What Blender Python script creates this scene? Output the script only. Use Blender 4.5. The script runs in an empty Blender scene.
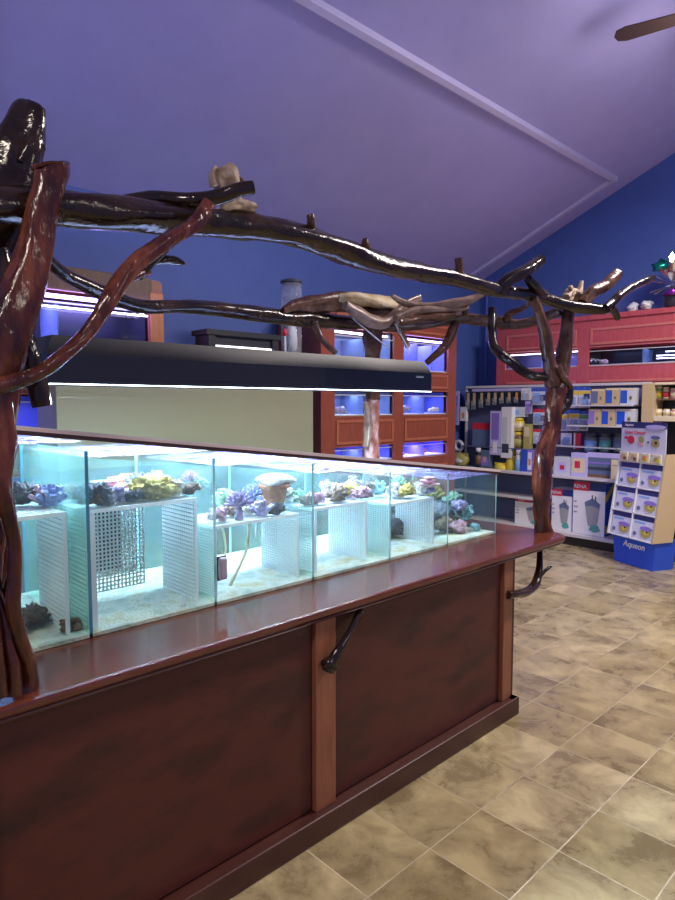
import bpy, bmesh, math, random
from mathutils import Vector, Matrix, noise
random.seed(7)
C = bpy.context.scene.collection
S = bpy.context.scene
PI = math.pi
# ------------------------------------------------------------------ camera
Rv, Uv, Fv = Vector((.7221, -.6918, 0)), Vector((.0505, .0527, .9973)), Vector((.6899, .7202, -.0731))
Fv = Fv.normalized(); Rv = Fv.cross(Vector((0, 0, 1))).normalized(); Uv = Rv.cross(Fv)
EYE = Vector((0, 0, 1.6)); FPX = 632.7
cd = bpy.data.cameras.new('camera'); cam = bpy.data.objects.new('camera', cd); C.objects.link(cam)
m = Matrix((Rv, Uv, -Fv)).transposed().to_4x4(); m.translation = EYE
cam.matrix_world = m
cd.sensor_fit = 'VERTICAL'; cd.sensor_height = 36; cd.lens = FPX / 900 * 36; cd.clip_start = .02
S.camera = cam
S.view_settings.view_transform = 'Standard'; S.view_settings.look = 'None'
S.view_settings.gamma = 1; S.view_settings.exposure = 0.33
S.cycles.transparent_max_bounces = 64; S.cycles.max_bounces = 14
def ray(px, py):
    return Rv * (px - 337.5) + Uv * (450 - py) + Fv * FPX
def aX(px, py, x): r = ray(px, py); return EYE + r * (x / r.x)
def aY(px, py, y): r = ray(px, py); return EYE + r * (y / r.y)
# ------------------------------------------------------------------ world and lights
W = bpy.data.worlds.new('world'); S.world = W; W.use_nodes = True
bg = W.node_tree.nodes['Background']; bg.inputs[0].default_value = (.44, .45, .92, 1); bg.inputs[1].default_value = .30
def area(name, loc, rot, sx, sy, power, col, spread=PI):
    l = bpy.data.lights.new(name, 'AREA'); l.shape = 'RECTANGLE'; l.size = sx; l.size_y = sy; l.energy = power; l.color = col; l.spread = spread
    o = bpy.data.objects.new(name, l); o.location = loc; o.rotation_euler = rot; C.objects.link(o); return o
area('added_fill_light', (-1.4, .3, 3.9), (0, 0, 0), 1.2, .3, 70, (1, .86, .72))  # unseen lamp added as warm fill on the left
area('added_fill_light', (5.0, .5, 4.3), (0, .15, 0), 1.2, .3, 190, (1, .90, .84))  # unseen lamp added to brighten the store shelving and rose cabinet
area('added_fill_light', (2.8, -2.8, 4.2), (0, 0, 0), 1.2, .3, 36, (1, .84, .7))  # weak warm fill added out of view, no fixture built
area('hood_light', (1.74, 2.27, 1.655), (0, 0, 0), 1.95, .2, 84, (.72, .9, 1.0))
# ------------------------------------------------------------------ materials
MATS = {}
def nt(name):
    mt = bpy.data.materials.new(name); mt.use_nodes = True; MATS[name] = mt
    return mt, mt.node_tree.nodes, mt.node_tree.links, mt.node_tree.nodes['Principled BSDF']
def pb(name, col, rough=.5, metal=0, coat=0, emis=None, es=0, trans=0, spec=None, alpha=1):
    mt, n, l, b = nt(name)
    b.inputs['Base Color'].default_value = (*col, 1); b.inputs['Roughness'].default_value = rough
    b.inputs['Metallic'].default_value = metal; b.inputs['Coat Weight'].default_value = coat
    if emis: b.inputs['Emission Color'].default_value = (*emis, 1); b.inputs['Emission Strength'].default_value = es
    if trans: b.inputs['Transmission Weight'].default_value = trans
    if spec is not None: b.inputs['Specular IOR Level'].default_value = spec
    return mt
def mottled(name, cols, scale=5, rough=.4, coat=0, bump=0, stretch=(1, 1, 1), detail=6, coord='Object', bscale=None, rvar=0):
    mt, n, l, b = nt(name)
    tc = n.new('ShaderNodeTexCoord'); mp = n.new('ShaderNodeMapping'); mp.inputs['Scale'].default_value = stretch
    nz = n.new('ShaderNodeTexNoise'); nz.inputs['Scale'].default_value = scale; nz.inputs['Detail'].default_value = detail; nz.inputs['Roughness'].default_value = .6
    cr = n.new('ShaderNodeValToRGB')
    k = len(cols)
    cr.color_ramp.elements[0].position = .3; cr.color_ramp.elements[0].color = (*cols[0], 1)
    cr.color_ramp.elements[1].position = .7; cr.color_ramp.elements[1].color = (*cols[-1], 1)
    for i in range(1, k - 1):
        e = cr.color_ramp.elements.new(.3 + .4 * i / (k - 1)); e.color = (*cols[i], 1)
    l.new(tc.outputs[coord], mp.inputs[0]); l.new(mp.outputs[0], nz.inputs[0]); l.new(nz.outputs[0], cr.inputs[0]); l.new(cr.outputs[0], b.inputs['Base Color'])
    b.inputs['Roughness'].default_value = rough; b.inputs['Coat Weight'].default_value = coat; b.inputs['Coat Roughness'].default_value = .12
    if bump:
        bp = n.new('ShaderNodeBump'); bp.inputs['Strength'].default_value = bump; bp.inputs['Distance'].default_value = .02
        if bscale:
            n2 = n.new('ShaderNodeTexNoise'); n2.inputs['Scale'].default_value = bscale; n2.inputs['Detail'].default_value = 5
            l.new(mp.outputs[0], n2.inputs[0]); l.new(n2.outputs[0], bp.inputs['Height'])
        else: l.new(nz.outputs[0], bp.inputs['Height'])
        l.new(bp.outputs[0], b.inputs['Normal'])
    return mt
def glassy(name, tint, gloss=1.0, haze=0, hcol=(.8, .95, .95), wave=0, rough=.02, ior=1.45):
    mt = bpy.data.materials.new(name); mt.use_nodes = True; MATS[name] = mt
    n = mt.node_tree.nodes; l = mt.node_tree.links; n.clear()
    out = n.new('ShaderNodeOutputMaterial'); tr = n.new('ShaderNodeBsdfTransparent'); tr.inputs[0].default_value = (*tint, 1)
    gl = n.new('ShaderNodeBsdfGlossy'); gl.inputs['Roughness'].default_value = rough
    # two sided Fresnel of a thin sheet: F0 + (1 - F0) (1 - |cos|)^5
    f0 = ((ior - 1) / (ior + 1)) ** 2
    gm = n.new('ShaderNodeNewGeometry'); dt = n.new('ShaderNodeVectorMath'); dt.operation = 'DOT_PRODUCT'; l.new(gm.outputs['Incoming'], dt.inputs[0]); l.new(gm.outputs['Normal'], dt.inputs[1])
    def M_(op, a, b_=None):
        q = n.new('ShaderNodeMath'); q.operation = op
        for i_, v_ in enumerate((a, b_)):
            if v_ is None: continue
            if isinstance(v_, (int, float)): q.inputs[i_].default_value = v_
            else: l.new(v_, q.inputs[i_])
        return q.outputs[0]
    fac = M_('MULTIPLY', M_('ADD', M_('MULTIPLY', M_('POWER', M_('SUBTRACT', 1.0, M_('ABSOLUTE', dt.outputs['Value'])), 5.0), 1 - f0), f0), gloss * .7)
    mx = n.new('ShaderNodeMixShader'); l.new(fac, mx.inputs[0])
    base = tr.outputs[0]
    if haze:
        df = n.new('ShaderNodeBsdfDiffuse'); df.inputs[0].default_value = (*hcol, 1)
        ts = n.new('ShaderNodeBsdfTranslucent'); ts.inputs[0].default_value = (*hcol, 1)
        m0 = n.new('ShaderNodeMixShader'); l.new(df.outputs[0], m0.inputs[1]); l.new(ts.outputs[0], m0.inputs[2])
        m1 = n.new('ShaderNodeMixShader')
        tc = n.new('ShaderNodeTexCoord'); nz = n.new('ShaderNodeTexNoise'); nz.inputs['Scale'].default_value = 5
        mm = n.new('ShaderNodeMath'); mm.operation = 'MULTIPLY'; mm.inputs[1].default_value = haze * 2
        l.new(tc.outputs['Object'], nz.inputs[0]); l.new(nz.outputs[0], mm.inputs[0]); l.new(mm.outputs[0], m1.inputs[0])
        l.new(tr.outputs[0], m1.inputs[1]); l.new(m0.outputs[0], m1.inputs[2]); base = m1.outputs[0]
    if wave:
        tc = n.new('ShaderNodeTexCoord'); nz = n.new('ShaderNodeTexNoise'); nz.inputs['Scale'].default_value = 14; nz.inputs['Detail'].default_value = 3; nz.inputs['Distortion'].default_value = 1.2
        bp = n.new('ShaderNodeBump'); bp.inputs['Strength'].default_value = wave; bp.inputs['Distance'].default_value = .05
        l.new(tc.outputs['Object'], nz.inputs[0]); l.new(nz.outputs[0], bp.inputs['Height']); l.new(bp.outputs[0], gl.inputs['Normal']); l.new(bp.outputs[0], dt.inputs[1])
    l.new(base, mx.inputs[1]); l.new(gl.outputs[0], mx.inputs[2]); l.new(mx.outputs[0], out.inputs[0])
    return mt
# shell
mottled('ceiling_violet_spill', [(.44, .42, .80), (.48, .46, .84)], 3, .85, bump=.05, bscale=60)  # violet spill from the aquarium lamps is put into the ceiling colour
mottled('blue_wall', [(.065, .125, .42), (.078, .14, .46)], 3, .6, bump=.05, bscale=60)
pb('bead', (.60, .57, .86), .5)
# floor tiles
mt, n, l, b = nt('floor_tile')
tc = n.new('ShaderNodeTexCoord'); mp = n.new('ShaderNodeMapping'); mp.inputs['Location'].default_value = (-.116, -.035, 0)
br = n.new('ShaderNodeTexBrick'); br.offset = 0; br.squash = 1; br.inputs['Scale'].default_value = 1
br.inputs['Brick Width'].default_value = .325; br.inputs['Row Height'].default_value = .325; br.inputs['Mortar Size'].default_value = .0032; br.inputs['Mortar Smooth'].default_value = .4
br.inputs['Color1'].default_value = (.34, .275, .14, 1); br.inputs['Color2'].default_value = (.46, .39, .23, 1); br.inputs['Mortar'].default_value = (.54, .48, .34, 1)
nz = n.new('ShaderNodeTexNoise'); nz.inputs['Scale'].default_value = 4.6; nz.inputs['Detail'].default_value = 12; nz.inputs['Roughness'].default_value = .66; nz.inputs['Distortion'].default_value = .5
cr = n.new('ShaderNodeValToRGB'); cr.color_ramp.elements[0].position = .38; cr.color_ramp.elements[0].color = (.36, .30, .24, 1); cr.color_ramp.elements[1].position = .62; cr.color_ramp.elements[1].color = (1.15, 1.12, 1.05, 1)
mx = n.new('ShaderNodeMix'); mx.data_type = 'RGBA'; mx.blend_type = 'MULTIPLY'; mx.inputs[0].default_value = .8
nz.noise_dimensions = '4D'; sx_ = n.new('ShaderNodeSeparateColor'); wm = n.new('ShaderNodeMath'); wm.operation = 'MULTIPLY'; wm.inputs[1].default_value = 150
l.new(br.outputs['Color'], sx_.inputs[0]); l.new(sx_.outputs[0], wm.inputs[0]); l.new(wm.outputs[0], nz.inputs['W'])
l.new(tc.outputs['Object'], mp.inputs[0]); l.new(mp.outputs[0], br.inputs[0]); l.new(tc.outputs['Object'], nz.inputs[0]); l.new(nz.outputs[0], cr.inputs[0])
l.new(br.outputs['Color'], mx.inputs[6]); l.new(cr.outputs[0], mx.inputs[7]); l.new(mx.outputs[2], b.inputs['Base Color'])
rr = n.new('ShaderNodeMapRange'); rr.inputs[3].default_value = .16; rr.inputs[4].default_value = .42; l.new(nz.outputs[0], rr.inputs[0]); l.new(rr.outputs[0], b.inputs['Roughness'])
bp = n.new('ShaderNodeBump'); bp.inputs['Strength'].default_value = .25; bp.inputs['Distance'].default_value = .01; bp.invert = True
ad = n.new('ShaderNodeMath'); ad.operation = 'MULTIPLY_ADD'; ad.inputs[1].default_value = .35; l.new(nz.outputs[0], ad.inputs[0]); l.new(br.outputs['Fac'], ad.inputs[2])
l.new(ad.outputs[0], bp.inputs['Height']); l.new(bp.outputs[0], b.inputs['Normal'])
# woods
mottled('counter_top_wood', [(.065, .014, .008), (.12, .030, .016), (.08, .018, .010)], 4, .16, coat=.3, stretch=(1, 9, 9), bump=.02)
mottled('counter_panel', [(.024, .005, .004), (.085, .015, .010), (.034, .007, .005)], 2.0, .5, coat=.0, stretch=(1, 1, 2.6), detail=9)
mottled('counter_stile', [(.20, .065, .035), (.29, .105, .055)], 5, .42, stretch=(9, 9, 1))
mottled('counter_kick', [(.045, .013, .01), (.07, .02, .013)], 5, .4, stretch=(1, 9, 9))
mottled('red_wood', [(.22, .05, .028), (.31, .078, .04)], 5, .36, coat=.2, stretch=(7, 7, 1.2))
mottled('rose_wood', [(.46, .075, .10), (.56, .11, .13)], 5, .4, coat=.2, stretch=(7, 7, 1.2))
mottled('rose_wood_light', [(.55, .16, .15), (.62, .2, .18)], 5, .4, stretch=(7, 7, 1.2))
mottled('red_wood_edge', [(.36, .10, .05), (.45, .14, .07)], 5, .36, stretch=(7, 7, 1.2))
mottled('orange_wood', [(.42, .13, .05), (.52, .18, .08)], 5, .4, stretch=(7, 7, 1.2))
mottled('brown_wood', [(.09, .045, .03), (.14, .07, .045)], 5, .5, stretch=(7, 7, 1.2))
mottled('black_driftwood', [(.006, .004, .003), (.018, .010, .007), (.045, .022, .012)], 7, .15, coat=.0, bump=.6, bscale=11, stretch=(1, 1, 1), detail=8)
mottled('red_driftwood', [(.016, .005, .004), (.075, .018, .010), (.22, .065, .032)], 6, .14, coat=.1, bump=.7, bscale=8, detail=9, stretch=(2.6, 2.6, .8))
mottled('pink_driftwood', [(.10, .035, .02), (.40, .16, .13), (.75, .62, .68)], 9, .2, coat=.2, bump=.7, bscale=12, stretch=(2, 2, .8))
mottled('brown_driftwood', [(.02, .008, .005), (.08, .032, .02), (.16, .08, .05)], 9, .26, coat=.0, bump=.7, bscale=18, detail=8)
mottled('grey_driftwood', [(.06, .035, .03), (.22, .14, .11), (.34, .25, .19)], 9, .38, coat=.2, bump=.4, bscale=18, detail=8)
mottled('tan_driftwood', [(.24, .17, .09), (.45, .36, .22), (.55, .45, .3)], 9, .6, bump=.5, bscale=22, detail=8)
mottled('pale_wood', [(.16, .09, .05), (.50, .38, .28)], 26, .6, bump=.5, bscale=30)
# glass and water
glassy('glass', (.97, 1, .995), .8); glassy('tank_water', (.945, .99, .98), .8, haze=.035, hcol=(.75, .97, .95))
glassy('water_surface', (.8, .86, 1), 2.2, haze=.42, hcol=(.46, .44, 1.0), wave=1.0, rough=.05, ior=1.6)  # violet noise haze paints the shimmer of reflections into the water surface
glassy('film_glass', (.86, .98, .94), .8, haze=.14, hcol=(.62, .88, .80))
glassy('blue_glass', (.9, .94, 1), 1.0)
glassy('clear_plastic', (.9, .92, .95), 1.2, haze=.3, hcol=(.8, .82, .9))
mottled('glass_edge', [(.20, .60, .68), (.55, .88, .92)], 9, .15, coat=.5)
pb('glass_edge_blue', (.08, .30, .42), .15, coat=.5)
pb('white_plastic', (.86, .9, .9), .45); pb('eggcrate', (.88, .94, .92), .5)
mottled('sand', [(.30, .40, .30), (.66, .70, .58), (.50, .42, .18)], 9, .9, bump=.5, bscale=80)
mottled('trim_wood', [(.035, .015, .012), (.06, .028, .022)], 6, .3, coat=.1, stretch=(1, 8, 8))
pb('trim_highlight', (.62, .50, .48), .4); pb('black_metal', (.012, .012, .014), .22, coat=.5); pb('dark_metal', (.035, .035, .04), .5)
pb('led_white', (1, 1, 1), .5, emis=(.75, .9, 1), es=9)
pb('tube_violet', (1, 1, 1), .5, emis=(.42, .30, 1), es=11)
pb('tube_lilac', (1, 1, 1), .5, emis=(.8, .72, 1), es=5)
pb('tube_soft', (1, 1, 1), .5, emis=(.9, .9, 1), es=3)
pb('lamp_glass', (1, 1, 1), .5, emis=(1, .92, .88), es=5)
pb('grey_beige', (.30, .30, .19), .42, coat=.25)
pb('tank_blue', (.08, .11, .42), .6); pb('tank_black', (.012, .012, .02), .3)
pb('grey_plastic', (.36, .34, .42), .4); pb('hose', (.62, .58, .36), .4)
for nme, c in dict(white=(.8, .8, .84), blue=(.03, .10, .52), sky=(.22, .42, .80), navy=(.02, .035, .16), purple=(.26, .18, .60), lilac=(.52, .48, .84), yellow=(.72, .56, .06),
                   olive=(.42, .38, .12), red=(.62, .03, .06), tan=(.55, .42, .24), cream=(.74, .64, .44), black=(.012, .012, .016), grey=(.33, .34, .38), silver=(.6, .63, .7),
                   charcoal=(.05, .06, .10), green=(.12, .36, .14), teal=(.10, .35, .36), pink=(.72, .35, .42), brown=(.20, .10, .06), orange=(.7, .28, .06), jar=(.10, .14, .18), royal=(.012, .085, .62),
                   steel=(.12, .17, .30), paper=(.66, .68, .82)).items():
    pb(nme, c, .38, coat=.15)
pb('shelf_metal', (.62, .60, .62), .4); pb('peg', (.10, .11, .22), .6)
pb('tinsel', (.8, .8, .85), .12, metal=.9); pb('green_foil', (.02, .35, .25), .2, metal=.8); pb('purple_foil', (.35, .05, .5), .2, metal=.8); pb('pink_foil', (.7, .3, .3), .2, metal=.8)
pb('fan_blade', (.06, .035, .035), .5); pb('fan_metal', (.5, .45, .42), .3, metal=.8)
for nme, a in dict(coral_olive=[(.20, .15, .02), (.55, .42, .06), (.35, .26, .03)], coral_purple=[(.16, .10, .22), (.55, .42, .62)], coral_green=[(.12, .32, .18), (.5, .72, .45)],
                   coral_cream=[(.45, .40, .30), (.85, .82, .72)], coral_pink=[(.35, .12, .15), (.8, .55, .6)], coral_brown=[(.10, .055, .03), (.35, .2, .11)], coral_dark=[(.02, .025, .03), (.12, .10, .12)],
                   coral_teal=[(.08, .28, .30), (.4, .7, .66)], coral_orange=[(.35, .10, .04), (.6, .28, .12)], rock_grey=[(.10, .10, .12), (.36, .34, .36)], rock_lilac=[(.22, .18, .32), (.62, .56, .74)],
                   coral_blue=[(.12, .16, .35), (.45, .5, .8)]).items():
    mottled(nme, a, 28, .7, bump=.7, bscale=70)
# ------------------------------------------------------------------ mesh builder
class MB:
    def __init__(s): s.v = []; s.f = []; s.m = []; s.sm = []; s.mats = []
    def mi(s, mat):
        if mat not in s.mats: s.mats.append(mat)
        return s.mats.index(mat)
    def add(s, vs, fs, mat, smooth=False):
        o = len(s.v); k = s.mi(mat); s.v += [tuple(v) for v in vs]
        for f in fs: s.f.append([i + o for i in f]); s.m.append(k); s.sm.append(smooth)
        return s
    def box(s, x0, y0, z0, x1, y1, z1, mat, sides=None):
        vs = [(x0, y0, z0), (x1, y0, z0), (x1, y1, z0), (x0, y1, z0), (x0, y0, z1), (x1, y0, z1), (x1, y1, z1), (x0, y1, z1)]
        return s.add(vs, [(0, 3, 2, 1), (4, 5, 6, 7), (0, 1, 5, 4), (1, 2, 6, 5), (2, 3, 7, 6), (3, 0, 4, 7)], mat)
    def bbox(s, x0, y0, z0, x1, y1, z1, mat, b=.004):           # box with chamfered edges
        bm = bmesh.new(); bmesh.ops.create_cube(bm, size=1)
        for v in bm.verts: v.co = Vector(((x0 + x1) / 2 + v.co.x * (x1 - x0), (y0 + y1) / 2 + v.co.y * (y1 - y0), (z0 + z1) / 2 + v.co.z * (z1 - z0)))
        bmesh.ops.bevel(bm, geom=bm.edges[:], offset=min(b, .45 * min(abs(x1 - x0), abs(y1 - y0), abs(z1 - z0))), segments=2, affect='EDGES', profile=.5)
        bm.verts.index_update(); s.add([v.co[:] for v in bm.verts], [[v.index for v in f.verts] for f in bm.faces], mat); bm.free(); return s
    def prism(s, pts, axis, a, b, mat):                          # 2D outline extruded along axis
        def P(p, t): return {'y': (p[0], t, p[1]), 'x': (t, p[0], p[1]), 'z': (p[0], p[1], t)}[axis]
        n = len(pts); vs = [P(p, a) for p in pts] + [P(p, b) for p in pts]
        fs = [list(range(n))[::-1], list(range(n, 2 * n))] + [(i, (i + 1) % n, (i + 1) % n + n, i + n) for i in range(n)]
        return s.add(vs, fs, mat)
    def lathe(s, prof, mat, c=(0, 0, 0), n=16, smooth=True):
        vs = []; fs = []
        for r, z in prof:
            for k in range(n): a = 2 * PI * k / n; vs.append((c[0] + r * math.cos(a), c[1] + r * math.sin(a), c[2] + z))
        for i in range(len(prof) - 1):
            for k in range(n): fs.append((i * n + k, i * n + (k + 1) % n, (i + 1) * n + (k + 1) % n, (i + 1) * n + k))
        fs.append(list(range(n))[::-1]); fs.append([(len(prof) - 1) * n + k for k in range(n)])
        return s.add(vs, fs, mat, smooth)
    def tube(s, pts, rad, mat, n=8, sub=4, rough=0, seed=0, flare=False):
        P = [Vector(p) for p in pts]; R = rad if isinstance(rad, (list, tuple)) else [rad] * len(P)
        path = []; 
        for i in range(len(P) - 1):
            p0, p1, p2, p3 = P[max(i - 1, 0)], P[i], P[i + 1], P[min(i + 2, len(P) - 1)]
            for j in range(sub):
                t = j / sub
                q = .5 * ((2 * p1) + (p2 - p0) * t + (2 * p0 - 5 * p1 + 4 * p2 - p3) * t * t + (3 * p1 - p0 - 3 * p2 + p3) * t ** 3)
                path.append((q, R[i] * (1 - t) + R[i + 1] * t))
        path.append((P[-1], R[-1]))
        vs = []; fs = []; up = Vector((.13, .31, 1)).normalized(); L = 0; prev = None; ref = None
        for i, (q, r) in enumerate(path):
            d = (path[min(i + 1, len(path) - 1)][0] - path[max(i - 1, 0)][0]).normalized()
            if ref is None: ref = d.cross(up) if abs(d.dot(up)) < .95 else d.cross(Vector((1, 0, 0)))
            ref = (ref - d * ref.dot(d)).normalized(); bn = d.cross(ref)
            if i: L += (q - path[i - 1][0]).length
            for k in range(n):
                a = 2 * PI * k / n; e = 1
                if rough:
                    a2 = a + L * 2.5 + seed
                    e = 1 + rough * (.55 * math.sin(a2 * 3 + 2.2 * noise.noise(Vector((L * 3, seed, 0)))) * (.35 + noise.noise(Vector((L * 2.3, 7 + seed, 2)))) + noise.noise(Vector((math.cos(a2) * 1.3, math.sin(a2) * 1.3, L * 4 + seed))) * 1.3 + .5 * noise.noise(Vector((math.cos(a2) * 3, math.sin(a2) * 3, L * 11 + seed * 2))))
                vs.append(q + (ref * math.cos(a) + bn * math.sin(a)) * r * e)
        m_ = len(path)
        for i in range(m_ - 1):
            for k in range(n): fs.append((i * n + k, i * n + (k + 1) % n, (i + 1) * n + (k + 1) % n, (i + 1) * n + k))
        s.add(vs, fs, mat, True)
        for e, order in ((0, -1), (m_ - 1, 1)):
            s.add([vs[e * n + k] for k in range(n)], [list(range(n))[::order]], mat)
        return s
    def blob(s, c, r, mat, rough=.3, freq=3, seed=0, sub=2, flat=0):
        bm = bmesh.new(); bmesh.ops.create_icosphere(bm, subdivisions=sub, radius=1)
        r = r if isinstance(r, (tuple, list)) else (r, r, r)
        for v in bm.verts:
            e = 1 + rough * noise.noise(v.co * freq * .7 + Vector((seed * 3.1, seed, 0))) * 1.6 + rough * .5 * noise.noise(v.co * freq * 2.2 + Vector((seed, 5, seed)))
            v.co = v.co * e
            if v.co.z < -.55: v.co.z = -.55
            v.co = Vector((c[0] + v.co.x * r[0], c[1] + v.co.y * r[1], c[2] + v.co.z * r[2]))
        bm.verts.index_update(); s.add([v.co[:] for v in bm.verts], [[v.index for v in f.verts] for f in bm.faces], mat, True); bm.free(); return s
    def build(s, name, parent=None, origin=None):
        me = bpy.data.meshes.new(name)
        vs = s.v
        if origin is not None: ox = Vector(origin); vs = [tuple(Vector(v) - ox) for v in vs]
        me.from_pydata(vs, [], s.f)
        for k in s.mats: me.materials.append(MATS[k])
        me.polygons.foreach_set('material_index', s.m); me.polygons.foreach_set('use_smooth', s.sm); me.update()
        o = bpy.data.objects.new(name, me); C.objects.link(o)
        if origin is not None: o.location = origin
        if parent: o.parent = parent
        return o
def tag(o, label, cat, group=None, kind=None):
    if label: o['label'] = label
    if cat: o['category'] = cat
    if group: o['group'] = group
    if kind: o['kind'] = kind
    return o
def thing(name, label, cat, loc=(0, 0, 0), rz=0, group=None):
    o = bpy.data.objects.new(name, None); o.empty_display_size = .05; C.objects.link(o); o.location = loc; o.rotation_euler = (0, 0, rz)
    return tag(o, label, cat, group)
def struct(mb, name): o = mb.build(name); o['kind'] = 'structure'; return o
def text(body, name, parent, loc, size, mat, rot=(PI / 2, 0, 0), shear=0, ext=.0008):
    c = bpy.data.curves.new(name, 'FONT'); c.body = body; c.size = size; c.extrude = ext; c.align_x = 'CENTER'; c.align_y = 'CENTER'; c.shear = shear; c.offset = size * .012
    c.materials.append(MATS[mat]); o = bpy.data.objects.new(name, c); C.objects.link(o); pass
    bpy.context.view_layer.update(); me = bpy.data.meshes.new_from_object(o.evaluated_get(bpy.context.evaluated_depsgraph_get())); me.name = name
    bpy.data.objects.remove(o); o = bpy.data.objects.new(name, me); C.objects.link(o)
    o.parent = parent; o.location = loc; o.rotation_euler = rot; return o
# ------------------------------------------------------------------ room shell
XW, YF = 7.6, 5.08
SL = .4233
def cz(y): return 3.329 + SL * (4.982 - y)
struct(MB().box(-3, -4, -.1, XW + .1, YF + .1, 0, 'floor_tile'), 'floor')
struct(MB().box(-3, YF, 0, XW + .1, YF + .1, 3.6, 'blue_wall'), 'wall_far')
struct(MB().prism([(-4, 0), (YF, 0), (YF, cz(YF) + .02), (-1, cz(-1) + .02), (-4, cz(-1) + .02)], 'x', XW, XW + .1, 'blue_wall'), 'wall_right')
struct(MB().prism([(YF + .1, cz(YF + .1)), (-1, cz(-1)), (-4, cz(-1)), (-4, cz(-1) + .1), (-1, cz(-1) + .1), (YF + .1, cz(YF + .1) + .1)], 'x', -3, XW + .1, 'ceiling_violet_spill'), 'ceiling')
def slopebox(y0, y1, x0, x1, t, mat='bead'):
    return MB().prism([(y0, cz(y0) + .005), (y1, cz(y1) + .005), (y1, cz(y1) - t), (y0, cz(y0) - t)], 'x', x0, x1, mat)
struct(slopebox(3.13, 3.085, -3, 7.29, .045), 'trim_1')
struct(slopebox(5.07, 3.13, 7.235, 7.29, .035), 'trim_2')
struct(MB().tube([(7.55, 4.93, 1.9), (7.55, 4.93, 3.2)], .018, 'blue_wall', n=8), 'trim_3')
# ------------------------------------------------------------------ counter
ct = thing('display_counter', 'long dark red wooden counter with mahogany panels and thick rounded worktop edge', 'counter', (1.2, 2.3, 0))
def at_parent(o, p): o.parent = p; o.location = Vector(o.location) - Vector(p.location); return o
def part(mb, name, p, label=None):
    o = mb.build(name); at_parent(o, p)
    if label: o['label'] = label
    return o
TX = 3.42
def worktop():
    mb = MB()
    def outline(off):
        x1 = TX - off; y0 = 1.638 + off; y1 = 3.10 - off; r = .12; pts = [(-.7, y0)]
        for k in range(7):
            a = -PI / 2 + k * PI / 12; pts.append((x1 - r + r * math.cos(a), y0 + r + r * math.sin(a)))
        for k in range(7):
            a = k * PI / 12; pts.append((x1 - r + r * math.cos(a), y1 - r + r * math.sin(a)))
        pts.append((-.7, y1)); return pts
    prof = [(.012, .86), (.003, .857), (0, .850), (0, .838), (.004, .832), (.016, .830), (.016, .828), (.012, .826), (.010, .822), (.012, .818), (.02, .815), (.05, .815)]
    rings = [outline(o) for o, z in prof]; n = len(rings[0]); vs = []
    for (o, z), r in zip(prof, rings): vs += [(p[0], p[1], z) for p in r]
    fs = [list(range(n))]
    for i in range(len(prof) - 1):
        for k in range(n - 1): fs.append((i * n + k, (i + 1) * n + k, (i + 1) * n + k + 1, i * n + k + 1))
    fs.append([(len(prof) - 1) * n + k for k in range(n)][::-1])
    return mb.add(vs, fs, 'counter_top_wood')
part(worktop(), 'worktop', ct, 'glossy mahogany worktop with moulded edge')
body = MB().box(-.65, 1.70, 0, 2.836, 3.0, .814, 'counter_panel'); part(body, 'carcass', ct)
for x0, x1 in ((-.5, .32), (.42, 1.485), (1.595, 2.75)):
    part(MB().bbox(x0, 1.688, .095, x1, 1.702, .814, 'counter_panel', .003), 'panel', ct)
for x0, x1 in ((.32, .42), (1.49, 1.59), (2.755, 2.836)):
    part(MB().bbox(x0, 1.668, .09, x1, 1.704, .814, 'counter_stile', .003), 'stile', ct, 'lighter reddish brown vertical stile')
part(MB().bbox(2.836, 1.675, .09, 2.866, 2.99, .814, 'counter_panel', .002), 'end_panel', ct)
part(MB().bbox(-.65, 1.636, 0, 2.87, 1.70, .09, 'counter_kick', .006).bbox(2.81, 1.64, 0, 2.872, 3.01, .09, 'counter_kick', .006), 'skirting', ct)
b1 = MB().tube([aY(327, 670, 1.652), aY(335, 655, 1.635), aY(348, 635, 1.64), aY(361, 610, 1.67)], [.022, .020, .016, .014], 'black_driftwood', 10, 5, .35, 3).tube([aY(324, 664, 1.66), aY(330, 662, 1.64), aY(336, 668, 1.63)], [.02, .022, .012], 'black_driftwood', 8, 4, .3, 5)
part(b1, 'bracket', ct, 'black gnarled driftwood bracket')
b2 = MB().tube([aY(508, 595, 1.66), aY(517, 594, 1.65), aY(528, 592, 1.66), aY(536, 583, 1.68), aY(539, 570, 1.70), aY(540, 550, 1.74)], [.024, .022, .022, .023, .019, .017], 'black_driftwood', 10, 5, .3, 8).tube([aY(539, 577, 1.68), aY(545, 571, 1.67), aY(551, 566, 1.66)], [.014, .010, .009], 'black_driftwood', 8, 4, .2, 9)
part(b2, 'bracket', ct, 'black forked driftwood bracket under the overhanging end')
# ------------------------------------------------------------------ coral tank
TY0, TY1, TZ = 1.95, 2.56, .862
def top(x): return 1.607 - .1229 * x
DIV = [.30, .784, 1.245, 1.722, 2.205, 2.655, 3.12]
WL = [1.449, 1.400, 1.348, 1.276, 1.232, 1.184]          # divider tops
WS = [1.484, 1.432, 1.374, 1.312, 1.260, 1.206]          # water surfaces
tank = thing('coral_tank', 'long glass coral tank with stepped cells on the wooden counter', 'aquarium', (1.7, 2.25, TZ))
g = MB(); x0, x1 = DIV[0], DIV[-1]
g.prism([(x0, TZ), (x1, TZ), (x1, top(x1) - .022), (x0, top(x0) - .022)], 'y', TY0 - .010, TY0, 'glass'); part(g, 'front_pane', tank)
g = MB().prism([(x0, TZ), (x1, TZ), (x1, top(x1) - .10), (x0, top(x0) - .10)], 'y', TY1, TY1 + .010, 'film_glass'); part(g, 'back_pane', tank)
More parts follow.
